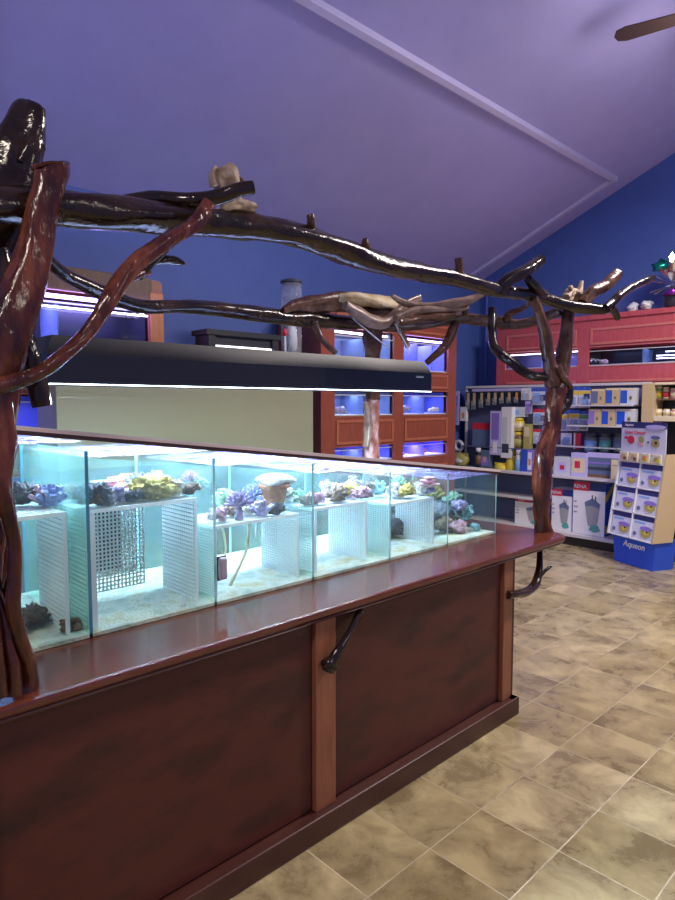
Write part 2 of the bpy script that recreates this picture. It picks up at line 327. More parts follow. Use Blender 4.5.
def pane(xa, z1, mat='glass', edge='glass_edge'):
    xb = xa + .011; mb = MB()
    mb.add([(xa, TY0 + .001, TZ), (xa, TY1 - .001, TZ), (xa, TY1 - .001, z1), (xa, TY0 + .001, z1)], [(0, 1, 2, 3)], mat)
    mb.add([(xb, TY0 + .001, TZ), (xb, TY1 - .001, TZ), (xb, TY1 - .001, z1), (xb, TY0 + .001, z1)], [(3, 2, 1, 0)], mat)
    mb.add([(xa, TY0 + .001, TZ), (xb, TY0 + .001, TZ), (xb, TY0 + .001, z1), (xa, TY0 + .001, z1)], [(0, 1, 2, 3)], edge)
    mb.add([(xa, TY1 - .001, TZ), (xb, TY1 - .001, TZ), (xb, TY1 - .001, z1), (xa, TY1 - .001, z1)], [(3, 2, 1, 0)], edge)
    mb.add([(xa, TY0 + .001, z1), (xb, TY0 + .001, z1), (xb, TY1 - .001, z1), (xa, TY1 - .001, z1)], [(0, 1, 2, 3)], edge)
    return mb
part(pane(DIV[0], 1.46), 'end_pane', tank)
for i in range(1, 6):
    part(pane(DIV[i], WL[i - 1] + .004, 'film_glass' if i in (1,) else 'glass', 'glass_edge_blue' if i == 1 else 'glass_edge'), 'divider', tank)
part(pane(DIV[6] - .012, top(3.12) - .02), 'end_pane', tank)
part(MB().box(x0 + .012, TY0 + .001, TZ, x1 - .013, TY1 - .001, TZ + .012, 'sand'), 'sand_bed', tank, 'pale sandy tank bottom with yellow algae')
g = MB().prism([(x0 - .01, top(x0) - .022), (x1 + .002, top(x1) - .022), (x1 + .002, top(x1)), (x0 - .01, top(x0))], 'y', TY0 - .022, TY0 + .006, 'trim_wood')
g.prism([(x0 - .01, top(x0) - .009), (x1 + .002, top(x1) - .009), (x1 + .002, top(x1) - .0002), (x0 - .01, top(x0) - .0002)], 'y', TY0 - .0235, TY0 - .021, 'trim_highlight')  # pale strip paints the rim's highlight, as does the strip on top
g.prism([(x0 - .01, top(x0) - .0005), (x1 + .002, top(x1) - .0005), (x1 + .002, top(x1) + .004), (x0 - .01, top(x0) + .004)], 'y', TY0 - .020, TY0 + .006, 'shelf_metal'); part(g, 'top_trim', tank, 'dark brown top rim with a highlight painted along its edge')
for i in range(6):
    a, b_ = DIV[i] + .013, DIV[i + 1] - .002 - (.012 if i == 5 else 0); z = WS[i]
    mb = MB(); nx = ny = 10; vs = []; fs = []
    for jx in range(nx + 1):
        for jy in range(ny + 1):
            X_, Y_ = a + (b_ - a) * jx / nx, TY0 + .003 + (TY1 - TY0 - .006) * jy / ny
            vs.append((X_, Y_, z + .004 * noise.noise(Vector((X_ * 14, Y_ * 14, i)))))
    for jx in range(nx):
        for jy in range(ny): k = jx * (ny + 1) + jy; fs.append((k, k + ny + 1, k + ny + 2, k + 1))
    mb.add(vs, fs, 'water_surface', True)
    c8 = [(a, TY0 + .003, TZ + .013), (b_, TY0 + .003, TZ + .013), (b_, TY1 - .003, TZ + .013), (a, TY1 - .003, TZ + .013), (a, TY0 + .003, z - .004), (b_, TY0 + .003, z - .004), (b_, TY1 - .003, z - .004), (a, TY1 - .003, z - .004)]
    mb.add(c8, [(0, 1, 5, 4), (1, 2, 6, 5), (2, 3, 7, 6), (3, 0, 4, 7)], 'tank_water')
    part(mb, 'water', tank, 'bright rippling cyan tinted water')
# racks of eggcrate
def grid_panel(mb, org, du, dv, nu, nv, t=.0018, dep=.006, mat='eggcrate'):
    O = Vector(org); U = Vector(du); V = Vector(dv); Nn = U.cross(V).normalized() * dep
    u_, v_ = U.normalized(), V.normalized()
    def bar(p, q, w):
        w = w * t; vs = []
        for e in (p, q):
            for sgn in ((-1, 0), (1, 0), (1, 1), (-1, 1)): vs.append(e + w * sgn[0] + Nn * sgn[1])
        mb.add(vs, [(0, 3, 2, 1), (4, 5, 6, 7), (0, 1, 5, 4), (1, 2, 6, 5), (2, 3, 7, 6), (3, 0, 4, 7)], mat)
    for i in range(nu + 1): p = O + U * i / nu; bar(p, p + V, u_)
    for j in range(nv + 1): p = O + V * j / nv; bar(p, p + U, v_)
    return mb
racks = [(1, .80, 1.205, 1.258, 'white plastic grid rack in the second cell, black mesh window behind its shelf'), (2, 1.275, 1.69, 1.143, 'white plastic grid rack in the third cell with the plant pot coral'),
         (3, 1.775, 2.10, 1.152, 'white plastic grid rack in the fourth cell holding brown corals'), (4, 2.25, 2.60, 1.118, 'white plastic grid rack in the fifth cell, pink sponge on its corner'),
         (0, .36, .74, 1.262, 'dim greenish grid rack in the leftmost cell')]
for ci, a, b_, z, lab in racks:
    t = thing('frag_rack', lab, 'rack', ((a + b_) / 2, 2.2, TZ + .012), 0, 'grid racks in the coral tank')
    y0, y1 = 2.0, 2.25; zb = TZ + .013
    part(grid_panel(MB(), (a, y0, z - .006), (b_ - a, 0, 0), (0, y1 - y0, 0), 26, 16), 'shelf_grid', t)
    part(MB().box(a, y0 - .006, z - .010, b_, y0, z + .003, 'white_plastic'), 'rim', t)
    part(MB().box(a, y1, z - .010, b_, y1 + .006, z + .003, 'white_plastic'), 'rim', t)
    part(grid_panel(MB(), (b_ - .004, y0 + .0, zb), (0, y1 - y0, 0), (0, 0, z - .012 - zb), 16, 24, t=.0022), 'side_grid', t)
    part(grid_panel(MB(), (a + .004, y0 + .0, zb), (0, y1 - y0, 0), (0, 0, z - .012 - zb), 16, 24, t=.0022), 'side_grid', t)
    part(MB().box(a + .0, y0 - .006, zb, a + (.03 if ci == 1 else .012), y0 - .001, z - .012, 'white_plastic'), 'leg', t)
    part(MB().box(b_ - .012, y0 - .006, zb, b_, y0 - .001, z - .012, 'white_plastic'), 'leg', t)
    if ci == 1:
        part(grid_panel(MB(), (.925, y1 - .01, zb + .04), (.19, 0, 0), (0, 0, z - .02 - zb - .04), 13, 22, t=.0022), 'back_grid', t)
        part(MB().box(.93, y1 + .03, zb + .10, 1.05, y1 + .04, z - .02, 'tank_black'), 'mesh_window', t, 'black backed square mesh')
# corals
def coral(kind, c, r, mat, seed):
    mb = MB(); x, y, z = c; rnd = random.Random(seed)
    if kind == 'branch':
        mb.blob((x, y, z + r * .2), (r * .5, r * .5, r * .3), mat, .3, 3, seed)
        for k in range(26):
            a = rnd.uniform(0, 2 * PI); e = rnd.uniform(.3, 1.4); d = Vector((math.cos(a) * math.cos(e), math.sin(a) * math.cos(e), math.sin(e)))
            p = Vector((x, y, z + r * .2)); mb.tube([p, p + d * r * .55, p + d * r * rnd.uniform(.75, 1.15) + Vector((0, 0, r * .15))], [r * .17, r * .16, r * .13], mat, 6, 2, .25, k)
    elif kind == 'star':
        mb.lathe([(r * .25, 0), (r * .2, r * .5), (r * .12, r * .8)], mat, (x, y, z), 8)
        for k in range(40):
            a = k * 2.4; e = .1 + 1.3 * (k / 40); d = Vector((math.cos(a) * math.cos(e), math.sin(a) * math.cos(e), math.sin(e))); p = Vector((x, y, z + r * .75))
            mb.tube([p, p + d * r * .85], [r * .10, r * .05], mat, 5, 2, .2, k)
    elif kind == 'plate':
        for k in range(3):
            rr_ = r * (1.1 - .25 * k); mb.lathe([(rr_ * .3, 0), (rr_ * .8, r * .25), (rr_, r * .42), (rr_ * .85, r * .40), (rr_ * .2, r * .15)], mat, (x + rnd.uniform(-.3, .3) * r, y + rnd.uniform(-.3, .3) * r, z + k * r * .3), 12)
    elif kind == 'brain':
        mb.blob((x, y, z + r * .4), (r * 1.1, r * .9, r * .6), mat, .35, 7, seed, 4)
    elif kind == 'pot':
        mb.lathe([(r * .55, 0), (r * .8, r * 1.1), (r * .95, r * 1.1), (r * .95, r * 1.35), (r * .8, r * 1.35)], mat, (x, y, z), 14)
        mb.blob((x, y, z + r * 1.55), (r * 1.1, r, r * .4), 'coral_cream', .4, 4, seed)
    else:
        for k in range(9): mb.blob((x + rnd.uniform(-.65, .65) * r, y + rnd.uniform(-.5, .5) * r, z + r * .28 + rnd.uniform(0, .55) * r), r * rnd.uniform(.28, .5), mat, .6, 5, seed + k, 3)
    return mb
CN = dict(branch='branching_coral', star='star_coral', plate='plate_coral', brain='mound_coral', rock='live_rock', pot='potted_coral')
def put_coral(kind, x, y, z, r, mat, lab, seed, g='corals and rocks inside the coral tank'):
    o = coral(kind, (x, y, z), r, mat, seed).build(CN[kind], origin=(x, y, z)); return tag(o, lab, 'rock' if kind == 'rock' else 'coral', g)
cl = [ # kind,px,X-depth Y, z, r, mat, label   (x positions given by the photo column at the row's depth)
 ('rock', 30, 2.2, 1.266, .038, 'coral_dark', 'near black rock at the far left of the dim left rack'),
 ('branch', 50, 2.15, 1.266, .032, 'coral_pink', 'pinkish branching coral at the middle of the dim left rack'),
 ('branch', 64, 2.12, 1.266, .030, 'coral_blue', 'pale blue bushy coral on the dim left rack beside the first glass divider'),
 ('rock', 76, 2.05, 1.266, .034, 'coral_dark', 'dark clumpy rock on the dim left rack against the first glass divider'),
 ('rock', 94, 2.05, 1.262, .034, 'coral_brown', 'brown clumpy rock at the left end of the second cell rack'),
 ('plate', 99, 2.22, 1.262, .034, 'coral_green', 'grey green cupped coral behind the brown rock in the second cell'),
 ('rock', 117, 2.06, 1.262, .030, 'rock_lilac', 'lilac and dark rock left of the big mustard coral'),
 ('plate', 113, 2.16, 1.275, .030, 'coral_pink', 'pink ringed shell coral behind the lilac rock in the second cell'),
 ('brain', 152, 2.08, 1.262, .046, 'coral_olive', 'big mustard yellow coral mound on the second cell rack'),
 ('brain', 122, 2.32, 1.262, .036, 'coral_orange', 'orange brown mound at the back left of the second cell rack'),
 ('branch', 137, 2.2, 1.262, .034, 'coral_blue', 'bluish white branching coral behind the mustard mound'),
 ('rock', 132, 2.04, 1.262, .020, 'coral_dark', 'small black rock against the left of the mustard mound'),
 ('branch', 164, 2.27, 1.262, .034, 'coral_purple', 'purple white branching coral behind the right half of the mustard mound'),
 ('branch', 176, 2.06, 1.262, .026, 'coral_cream', 'cream and brown spiky coral right of the mustard mound'),
 ('star', 182, 2.2, 1.262, .028, 'coral_pink', 'pink bushy coral at the back right of the second cell rack'),
 ('rock', 194, 2.06, 1.262, .023, 'coral_brown', 'round brown rock at the right end of the second cell rack'),
 ('branch', 224, 2.25, 1.147, .040, 'coral_green', 'pale green bushy coral at the back left of the third cell'),
 ('rock', 108, 2.04, 1.262, .018, 'coral_cream', 'little cream rock between the brown and lilac rocks in the second cell'),
 ('rock', 146, 2.2, 1.262, .034, 'coral_pink', 'pinkish brown rubble right behind the mustard mound'),
 ('rock', 168, 2.1, 1.262, .026, 'coral_brown', 'brown knobbly rock touching the right side of the mustard mound'),
 ('rock', 200, 2.18, 1.262, .024, 'coral_green', 'greenish grey rock at the back right corner of the second cell rack'),
 ('rock', 231, 2.12, 1.147, .026, 'coral_brown', 'brown rubble between the pale green and purple corals in the third cell'),
 ('rock', 247, 2.1, 1.147, .024, 'coral_cream', 'cream rubble between the purple and pale blue feathery corals'),
 ('rock', 266, 2.16, 1.147, .030, 'coral_pink', 'pinkish rubble at the back middle of the third cell'),
 ('rock', 343, 2.2, 1.156, .032, 'coral_cream', 'cream rubble behind the brown mounds of the fourth cell'),
 ('rock', 368, 2.18, 1.156, .026, 'coral_brown', 'dark brown rubble at the back right of the fourth cell rack'),
 ('rock', 416, 2.2, 1.122, .030, 'coral_brown', 'brown rubble at the back right of the fifth cell rack'),
 ('rock', 57, 2.2, 1.266, .028, 'coral_brown', 'brown rubble at the back of the dim left rack'),
 ('rock', 219, 2.05, 1.147, .026, 'coral_pink', 'reddish pink rock at the front left corner of the third cell'),
 ('star', 239, 2.04, 1.147, .042, 'coral_purple', 'purple feathery star coral at the front of the third cell'),
 ('star', 253, 2.22, 1.147, .040, 'coral_blue', 'pale blue feathery coral behind the purple star coral'),
 ('branch', 262, 2.04, 1.147, .030, 'rock_lilac', 'low lilac branching coral at the front middle of the third cell'),
 ('plate', 272, 2.22, 1.16, .034, 'coral_cream', 'cream plate coral behind the front middle of the third cell'),
 ('rock', 276, 2.03, 1.147, .024, 'coral_dark', 'dark rock on a white disc below the clay pot'),
 ('pot', 286, 2.12, 1.165, .042, 'coral_orange', 'brown clay pot topped with cream coral in the third cell'),
 ('branch', 298, 2.2, 1.147, .028, 'coral_green', 'yellow green coral right of the brown clay pot'),
 ('rock', 306, 2.08, 1.147, .022, 'coral_brown', 'small reddish rock by the third divider'),
 ('rock', 318, 2.05, 1.156, .030, 'coral_pink', 'pinkish rock at the left end of the fourth cell rack'),
 ('branch', 327, 2.22, 1.156, .034, 'coral_cream', 'cream branching coral at the back left of the fourth cell'),
 ('rock', 337, 2.05, 1.156, .032, 'coral_brown', 'brown grey mound at the front of the fourth cell'),
 ('rock', 349, 2.12, 1.156, .032, 'coral_olive', 'olive brown mound in the middle of the fourth cell rack'),
 ('brain', 361, 2.06, 1.156, .030, 'coral_pink', 'dark red mound at the right of the fourth cell rack'),
 ('branch', 353, 2.28, 1.156, .032, 'coral_purple', 'pale purple coral at the back of the fourth cell'),
 ('branch', 378, 2.2, 1.13, .032, 'coral_teal', 'pale teal coral in the gap before the fourth divider'),
 ('branch', 396, 2.1, 1.122, .034, 'coral_cream', 'creamy white coral at the left of the fifth cell rack'),
 ('rock', 408, 2.06, 1.122, .032, 'coral_olive', 'yellowish mound at the front of the fifth cell rack'),
 ('star', 404, 2.24, 1.122, .034, 'coral_green', 'green bushy coral at the back of the fifth cell'),
 ('branch', 420, 2.08, 1.122, .030, 'coral_cream', 'pale pink white frilly coral at the right of the fifth cell rack'),
 ('rock', 429, 2.05, 1.122, .024, 'rock_lilac', 'lilac rock at the right end of the fifth cell rack'),
 ('plate', 432, 2.04, 1.165, .030, 'coral_pink', 'upright pink sponge on the right corner of the fifth cell rack'),
]
zb = TZ + .013
cl += [('rock', 402, 2.25, zb, .07, 'coral_dark', 'black rubble pile at the left under the fifth cell rack'), ('rock', 418, 2.2, zb, .075, 'rock_grey', 'dark grey rock pile under the fifth cell rack'),
 ('rock', 430, 2.3, zb, .085, 'coral_dark', 'black rock pile at the back under the fifth cell rack'), ('rock', 399, 2.45, zb + .06, .07, 'coral_dark', 'dark rock high at the back of the fifth cell'),
 ('rock', 446, 2.12, zb, .055, 'coral_brown', 'brown rock by the foot of the last divider'), ('branch', 444, 2.3, zb + .05, .07, 'coral_dark', 'dark green spiky coral behind the last divider'),
 ('rock', 458, 2.08, zb, .05, 'coral_pink', 'pinkish tan fan rock at the bottom of the last cell'), ('rock', 466, 2.15, zb + .06, .05, 'coral_dark', 'dark rock above the pinkish fan rock in the last cell'),
 ('rock', 459, 2.12, zb + .11, .042, 'rock_lilac', 'lilac white rock topping the pile in the last cell'), ('rock', 463, 2.25, zb, .09, 'rock_grey', 'large grey base rock of the pile in the last cell'),
 ('branch', 482, 2.2, zb + .12, .055, 'coral_green', 'green leafy coral high on the right of the last cell'), ('branch', 489, 2.12, zb + .05, .055, 'coral_teal', 'teal bushy coral low at the right end of the tank'),
 ('rock', 477, 2.25, zb, .07, 'coral_green', 'greenish rock under the leafy corals of the last cell'), ('rock', 476, 2.04, zb, .028, 'coral_teal', 'small mossy round rock on the sand in the last cell'),
 ('branch', 472, 2.35, zb + .14, .06, 'coral_olive', 'olive bushy coral at the back top of the last cell'), ('rock', 492, 2.3, zb + .0, .08, 'rock_grey', 'grey rock behind the teal coral at the tank end'),
 ('rock', 22, 2.12, zb, .055, 'coral_dark', 'round dark algae ball low in the leftmost cell'), ('rock', 75, 2.02, zb, .026, 'coral_brown', 'small brown rock on the bottom of the leftmost cell'),
 ('rock', 355, 2.35, zb, .05, 'coral_teal', 'mossy low rock on the bottom of the fourth cell'), ('rock', 62, 2.45, zb, .06, 'coral_brown', 'blurred brown rock at the back bottom of the leftmost cell')]
for i, (k, px, y, z, r, mt_, lab) in enumerate(cl):
    r *= 1.7 if z > 1.1 else 1.2; p = aY(px, 500, y); cell = next((j for j in range(6) if DIV[j] <= p.x < DIV[j + 1]), 5)
    x_ = min(max(p.x, DIV[cell] + .011 + r * .9), DIV[cell + 1] - r * .9)
    put_coral(k, x_, y, z, r, mt_, lab, i * 7 + 1)
# magnet, hoses, pipe
mg = thing('glass_magnet', 'grey rounded magnetic glass cleaner stuck on the front pane beside the second divider', 'aquarium cleaner', aY(221, 568, TY0 - .0105))
mg_o = MB().bbox(-.017, -.022, -.042, .017, -.001, .042, 'grey_plastic', .014).build('body', mg)
MB().bbox(-.019, -.006, -.045, .019, -.0005, .045, 'black', .006).build('pad', mg)
tag(MB().tube([(1.29, 2.1, .96), (1.36, 2.12, .965), (1.43, 2.15, 1.00), (1.44, 2.2, 1.12)], .005, 'hose', 6).build('air_hose'), 'yellowish hose curving up behind the grey glass magnet', 'hose')
tag(MB().tube([(1.36, 2.02, .90), (1.44, 2.05, .98), (1.50, 2.1, 1.02), (1.53, 2.12, 1.12)], .006, 'hose', 6).build('air_hose'), 'pale hose rising from the sand in the third cell', 'hose')
tag(MB().tube([(1.62, 2.2, 1.02), (1.62, 2.2, 1.13)], .007, 'white_plastic', 6).build('outlet_pipe'), 'short white outlet pipe hanging under the third cell rack', 'pipe')
tag(MB().tube([(.52, 2.3, 1.22), (.60, 2.32, 1.0)], .014, 'coral_cream', 8).build('drain_pipe'), 'pinkish slanting pipe in the leftmost cell', 'pipe')
tag(MB().lathe([(.012, 0), (.008, .01), (.005, .04), (.003, .045)], 'white_plastic', (1.14, 1.99, zb), 10).build('suction_clip'), 'small white clip standing on the bottom of the second cell', 'clip')
# ------------------------------------------------------------------ hood
HX0, HX1, HY0, HY1 = .74, 2.73, 2.12, 2.42
hd = thing('tank_hood_light', 'long black glossy light hood with slanted top hanging above the coral tank', 'light', (1.74, 2.27, 1.66))
def frustum(mb, a, b_, z0, z1, mat):
    vs = [(a[0], a[1], z0), (a[2], a[1], z0), (a[2], a[3], z0), (a[0], a[3], z0), (b_[0], b_[1], z1), (b_[2], b_[1], z1), (b_[2], b_[3], z1), (b_[0], b_[3], z1)]
    return mb.add(vs, [(4, 5, 6, 7), (0, 1, 5, 4), (1, 2, 6, 5), (2, 3, 7, 6), (3, 0, 4, 7)], mat)
mb = MB(); t_ = .006
mb.box(HX0, HY0, 1.665, HX1, HY0 + t_, 1.762, 'black_metal').box(HX0, HY1 - t_, 1.665, HX1, HY1, 1.762, 'black_metal').box(HX0, HY0 + t_, 1.665, HX0 + t_, HY1 - t_, 1.762, 'black_metal').box(HX1 - t_, HY0 + t_, 1.665, HX1, HY1 - t_, 1.762, 'black_metal')
part(mb, 'housing', hd)
part(frustum(MB(), (HX0, HY0, HX1, HY1), (HX0 + .03, HY0 + .03, HX1 - .03, HY1 - .03), 1.762, 1.825, 'dark_metal'), 'canopy', hd, 'dark grey bevelled canopy')
part(MB().box(HX0 + .01, HY0 + .01, 1.72, HX1 - .01, HY1 - .01, 1.726, 'white_plastic'), 'reflector', hd)
part(MB().box(HX0 + .002, HY0 - .002, 1.6625, HX1 - .002, HY0 + .003, 1.6655, 'led_white'), 'lip', hd, 'glowing white lower lip')
for k in range(2): part(MB().tube([(HX0 + .05, HY0 + .09 + k * .12, 1.705), (HX1 - .05, HY0 + .09 + k * .12, 1.705)], .012, 'led_white', 8), 'tube_lamp', hd)
part(MB().box(2.60, HY0 - .002, 1.735, 2.66, HY0, 1.745, 'grey'), 'badge', hd)
for a, b_ in (((352, 318), (388, 348)), ((394, 322), (409, 350))):
    part(MB().tube([aY(*b_, 2.35), aY(*a, 2.85)], .004, 'silver', 6, 2), 'suspension_wire', hd, 'thin pale hanging wire')
# ------------------------------------------------------------------ driftwood arbor
ar = thing('driftwood_arbor', 'tall glossy arbor of twisted dark driftwood posts and beams standing on the counter', 'driftwood arbor', (1.9, 1.85, .86))
SC = 1 / FPX
def limb(pts, mat, name=None, n=22, sub=9, rough=.22, seed=0, mb=None, lab=None):
    """pts: (photo column, photo row, half width in px, depth Y)"""
    P = []; R = []
    for px, py, r, y in pts:
        p = aY(px, py, y); P.append(p); R.append(r * (p - EYE).dot(Fv) * SC)
    mb = mb or MB(); mb.tube(P, R, mat, n, sub, rough, seed)
    if name: part(mb, name, ar, lab)
    return mb
# long near beam with stubs
mb = limb([(-60, 200, 19, 1.74), (0, 206, 18, 1.75), (58, 207.5, 17.5, 1.78), (115, 213, 17, 1.78), (173, 219, 15.5, 1.79), (225, 225, 14, 1.80), (263, 228, 12.5, 1.80), (304, 238, 12.5, 1.81), (346, 252, 13, 1.82), (387, 266, 10.5, 1.82), (429, 273.5, 8.5, 1.83), (460, 279, 7.5, 1.83), (495, 290, 6.5, 1.83), (533, 295.5, 6.2, 1.82), (571, 306, 6, 1.75), (600, 309, 5, 1.66), (609, 308, 4.5, 1.62)], 'black_driftwood', rough=.14, seed=1, n=18)
limb([(311, 228, 4.5, 1.80), (311, 219, 3.6, 1.78), (310, 214.5, 3.4, 1.78)], 'brown_driftwood', mb=mb, seed=2)
limb([(366, 250, 5, 1.80), (365, 242, 3.5, 1.79), (366, 240, 2.5, 1.79)], 'brown_driftwood', mb=mb, seed=4)
limb([(460, 276, 4.5, 1.82), (459, 266, 3.4, 1.81), (458, 258, 3.6, 1.81)], 'brown_driftwood', mb=mb, seed=5)
part(mb, 'beam', ar, 'thick near black glossy beam with small stubs')
limb([(110, 203, 4, 1.84), (150, 198, 7, 1.83), (195, 201, 8, 1.76), (222, 196, 7.5, 1.72), (238, 190, 7, 1.69), (253, 187.5, 7, 1.67)], 'black_driftwood', 'branch', seed=6, rough=.12, lab='short black branch with a cut end lying over the beam')
mb = limb([(208, 204, 7, 1.70), (196, 222, 7.5, 1.69), (178, 234, 8, 1.68), (158, 247, 8.5, 1.67), (138, 262, 9, 1.66), (122, 280, 9, 1.66), (110, 300, 8.5, 1.65), (99, 318, 7.2, 1.65), (84, 337, 7, 1.65), (62, 356, 7, 1.64), (42, 371, 7, 1.64), (15, 382, 8, 1.64), (-30, 392, 9, 1.64)], 'red_driftwood', rough=.18, seed=7)
limb([(126, 279, 6, 1.68), (138, 274, 5.5, 1.72), (147, 272, 4.5, 1.75)], 'red_driftwood', mb=mb, seed=8)
part(mb, 'branch', ar, 'long reddish brown branch slanting from the beam to the left post')
limb([(138, 278, 5, 1.74), (146, 268, 5.5, 1.73), (154, 259, 5, 1.73), (166, 248, 4, 1.74)], 'black_driftwood', 'branch', seed=9, lab='small shiny fork of dark branch')
limb([(150, 263, 3, 1.86), (165, 260, 4.5, 1.86), (176, 261, 4.5, 1.86), (184, 264, 2, 1.86)], 'black_driftwood', 'branch', seed=10, lab='pointed black twig end')
# dark forked trunk behind the front post
mb = limb([(33, 105, 9, 1.88), (31, 110, 14, 1.88), (27, 128, 18, 1.88), (20, 148, 21, 1.88), (12, 180, 22, 1.88), (6, 215, 24, 1.88), (-12, 260, 22, 1.88), (-18, 310, 20, 1.86)], 'black_driftwood', rough=.3, seed=11, n=18)
limb([(38, 142, 8, 1.85), (31, 150, 10, 1.85), (22, 165, 10, 1.86)], 'black_driftwood', mb=mb, seed=12)
part(mb, 'trunk', ar, 'thick black knobbly trunk end rising behind the left post')
limb([(0, 250, 9, 1.80), (10, 290, 10, 1.79), (22, 325, 9, 1.78), (30, 355, 9.5, 1.77), (37, 385, 9, 1.76), (42, 406, 8.5, 1.76)], 'black_driftwood', 'branch', seed=13, lab='dark stubby branch end pointing down')
# front left post
mb = limb([(50, 166, 19, 1.70), (51, 172, 16.5, 1.70), (47, 190, 14, 1.70), (41, 215, 14, 1.70), (37, 245, 15, 1.70), (27, 280, 18, 1.70), (13, 315, 22, 1.70), (2, 345, 24, 1.70), (-6, 380, 23, 1.70), (-8, 430, 22, 1.70)], 'red_driftwood', rough=.2, seed=14, n=20)
for sd, pts in ((20, [(-6, 405, 18, 1.69), (2, 440, 13, 1.68), (1, 480, 10, 1.67), (7, 510, 8, 1.67), (14, 540, 7, 1.67), (15, 575, 6.5, 1.67), (13, 605, 7, 1.67), (19, 635, 7, 1.68), (28, 660, 7, 1.69), (30, 678, 8, 1.70), (29, 694, 9, 1.70)]),
                (21, [(-18, 405, 17, 1.72), (-14, 460, 13, 1.73), (-4, 500, 9, 1.74), (1, 530, 6.5, 1.74), (-3, 560, 6, 1.73), (-4, 590, 6, 1.71), (3, 618, 6, 1.69), (6, 645, 6.5, 1.68), (13, 668, 6.5, 1.67), (14, 694, 7.5, 1.67)]),
                (22, [(-28, 410, 17, 1.70), (-26, 480, 14, 1.70), (-20, 540, 10, 1.69), (-14, 590, 8, 1.67), (-8, 630, 7.5, 1.66), (-4, 660, 7, 1.66), (-1, 696, 8, 1.66)]),
                (24, [(14, 570, 5, 1.69), (7, 592, 5, 1.72), (1, 612, 5.5, 1.74), (-8, 640, 6, 1.75)]),
                (25, [(4, 540, 5, 1.75), (8, 585, 6, 1.78), (14, 625, 7, 1.79), (20, 660, 8, 1.79), (22, 684, 9, 1.79)]),
                (23, [(19, 638, 5, 1.68), (12, 650, 5.5, 1.70), (7, 664, 5.5, 1.70), (4, 680, 6, 1.70)])):
    limb(pts, 'red_driftwood', mb=mb, seed=sd, rough=.16)
part(mb, 'post', ar, 'glossy reddish brown post with twisted open strands and a sawn top')
# right post
mb = limb([(533, 298, 4.5, 1.80), (540, 315, 5, 1.80), (545, 335, 6, 1.80), (549, 360, 7, 1.80), (553, 385, 8, 1.80)], 'brown_driftwood', rough=.2, seed=15)
limb([(570, 300, 6, 1.84), (568, 320, 6.5, 1.83), (565, 345, 7, 1.82), (561, 370, 8, 1.81), (557, 390, 8.5, 1.80)], 'brown_driftwood', mb=mb, seed=16, rough=.2)
limb([(556, 375, 9.5, 1.81), (556, 392, 10, 1.80), (553, 408, 8.5, 1.80), (552, 425, 8.5, 1.80), (548, 442, 8.5, 1.80), (544, 460, 8.8, 1.80), (542, 480, 8.5, 1.80), (541.5, 505, 8.7, 1.80), (543, 522, 8.5, 1.80), (545, 534, 9.8, 1.80)], 'red_driftwood', mb=mb, seed=17, rough=.24, n=16)
limb([(560, 378, 5, 1.78), (567, 388, 5.5, 1.77), (566, 402, 6, 1.77), (560, 412, 4, 1.78)], 'black_driftwood', mb=mb, seed=18)
limb([(557, 366, 3.5, 1.76), (563, 378, 3.8, 1.75), (571, 388, 3, 1.75)], 'brown_driftwood', mb=mb, seed=31)
part(mb, 'post', ar, 'forked brown and wine red post on the far end of the worktop')
limb([(497, 290, 6, 1.83), (508, 280, 6, 1.80), (525, 271, 5.5, 1.77), (541, 260, 5.2, 1.75)], 'black_driftwood', 'branch', seed=24, lab='short upturned limb left of the right post')
limb([(528, 279, 4, 1.78), (534, 286, 4.5, 1.78), (541, 292, 4, 1.79), (548, 297, 4, 1.80)], 'black_driftwood', 'branch', seed=25)
limb([(583, 304, 6, 1.72), (592, 292, 6.5, 1.70), (604, 286, 6, 1.67), (611, 280, 5.5, 1.65), (617, 273, 5, 1.64)], 'brown_driftwood', 'branch', seed=26, lab='stout upturned limb right of the right post')
mb = limb([(605, 309, 4.8, 1.63), (612, 303, 4.5, 1.62), (620, 295, 4, 1.60), (632, 287, 3.6, 1.58), (645, 281, 3.8, 1.56), (653, 278, 3, 1.55)], 'black_driftwood', rough=.15, seed=27)
limb([(610, 306, 5, 1.62), (615, 312, 4, 1.62), (618, 319, 2.5, 1.62)], 'black_driftwood', mb=mb, seed=28)
part(mb, 'branch', ar, 'thin black branch tip reaching right from the beam')
# lower back beam, and side beam to the right post
limb([(40, 248, 5.5, 2.75), (50, 262, 6, 2.80), (66, 275, 6.5, 2.85), (85, 285, 7, 2.88), (110, 296, 7, 2.9), (140, 306, 7, 2.9), (175, 307, 6.5, 2.9), (230, 310, 7.5, 2.9), (265, 315, 8, 2.9), (304, 319, 8, 2.9), (346, 322, 7, 2.93), (372, 322, 6.5, 2.95)], 'black_driftwood', 'beam', seed=29, rough=.15, lab='lower dark beam along the back of the counter')
limb([(368, 323, 6.5, 2.95), (400, 326, 5.5, 2.80), (430, 323, 5.5, 2.62), (461, 319, 5.2, 2.45), (480, 320, 5.5, 2.33), (502, 322, 6, 2.20), (519, 324, 5, 2.10), (540, 319, 5, 1.98), (560, 311, 5, 1.86)], 'brown_driftwood', 'beam', seed=30, rough=.25, lab='brown side beam running back from the right post')
limb([(506, 320, 3.5, 2.16), (509, 315, 3.5, 2.10), (515, 312, 3, 2.05), (522, 309, 2.6, 1.98), (529, 303, 2.5, 1.9), (533, 297, 3, 1.84)], 'brown_driftwood', 'branch', seed=32, lab='thin wavy twig between the side beam and the near beam')
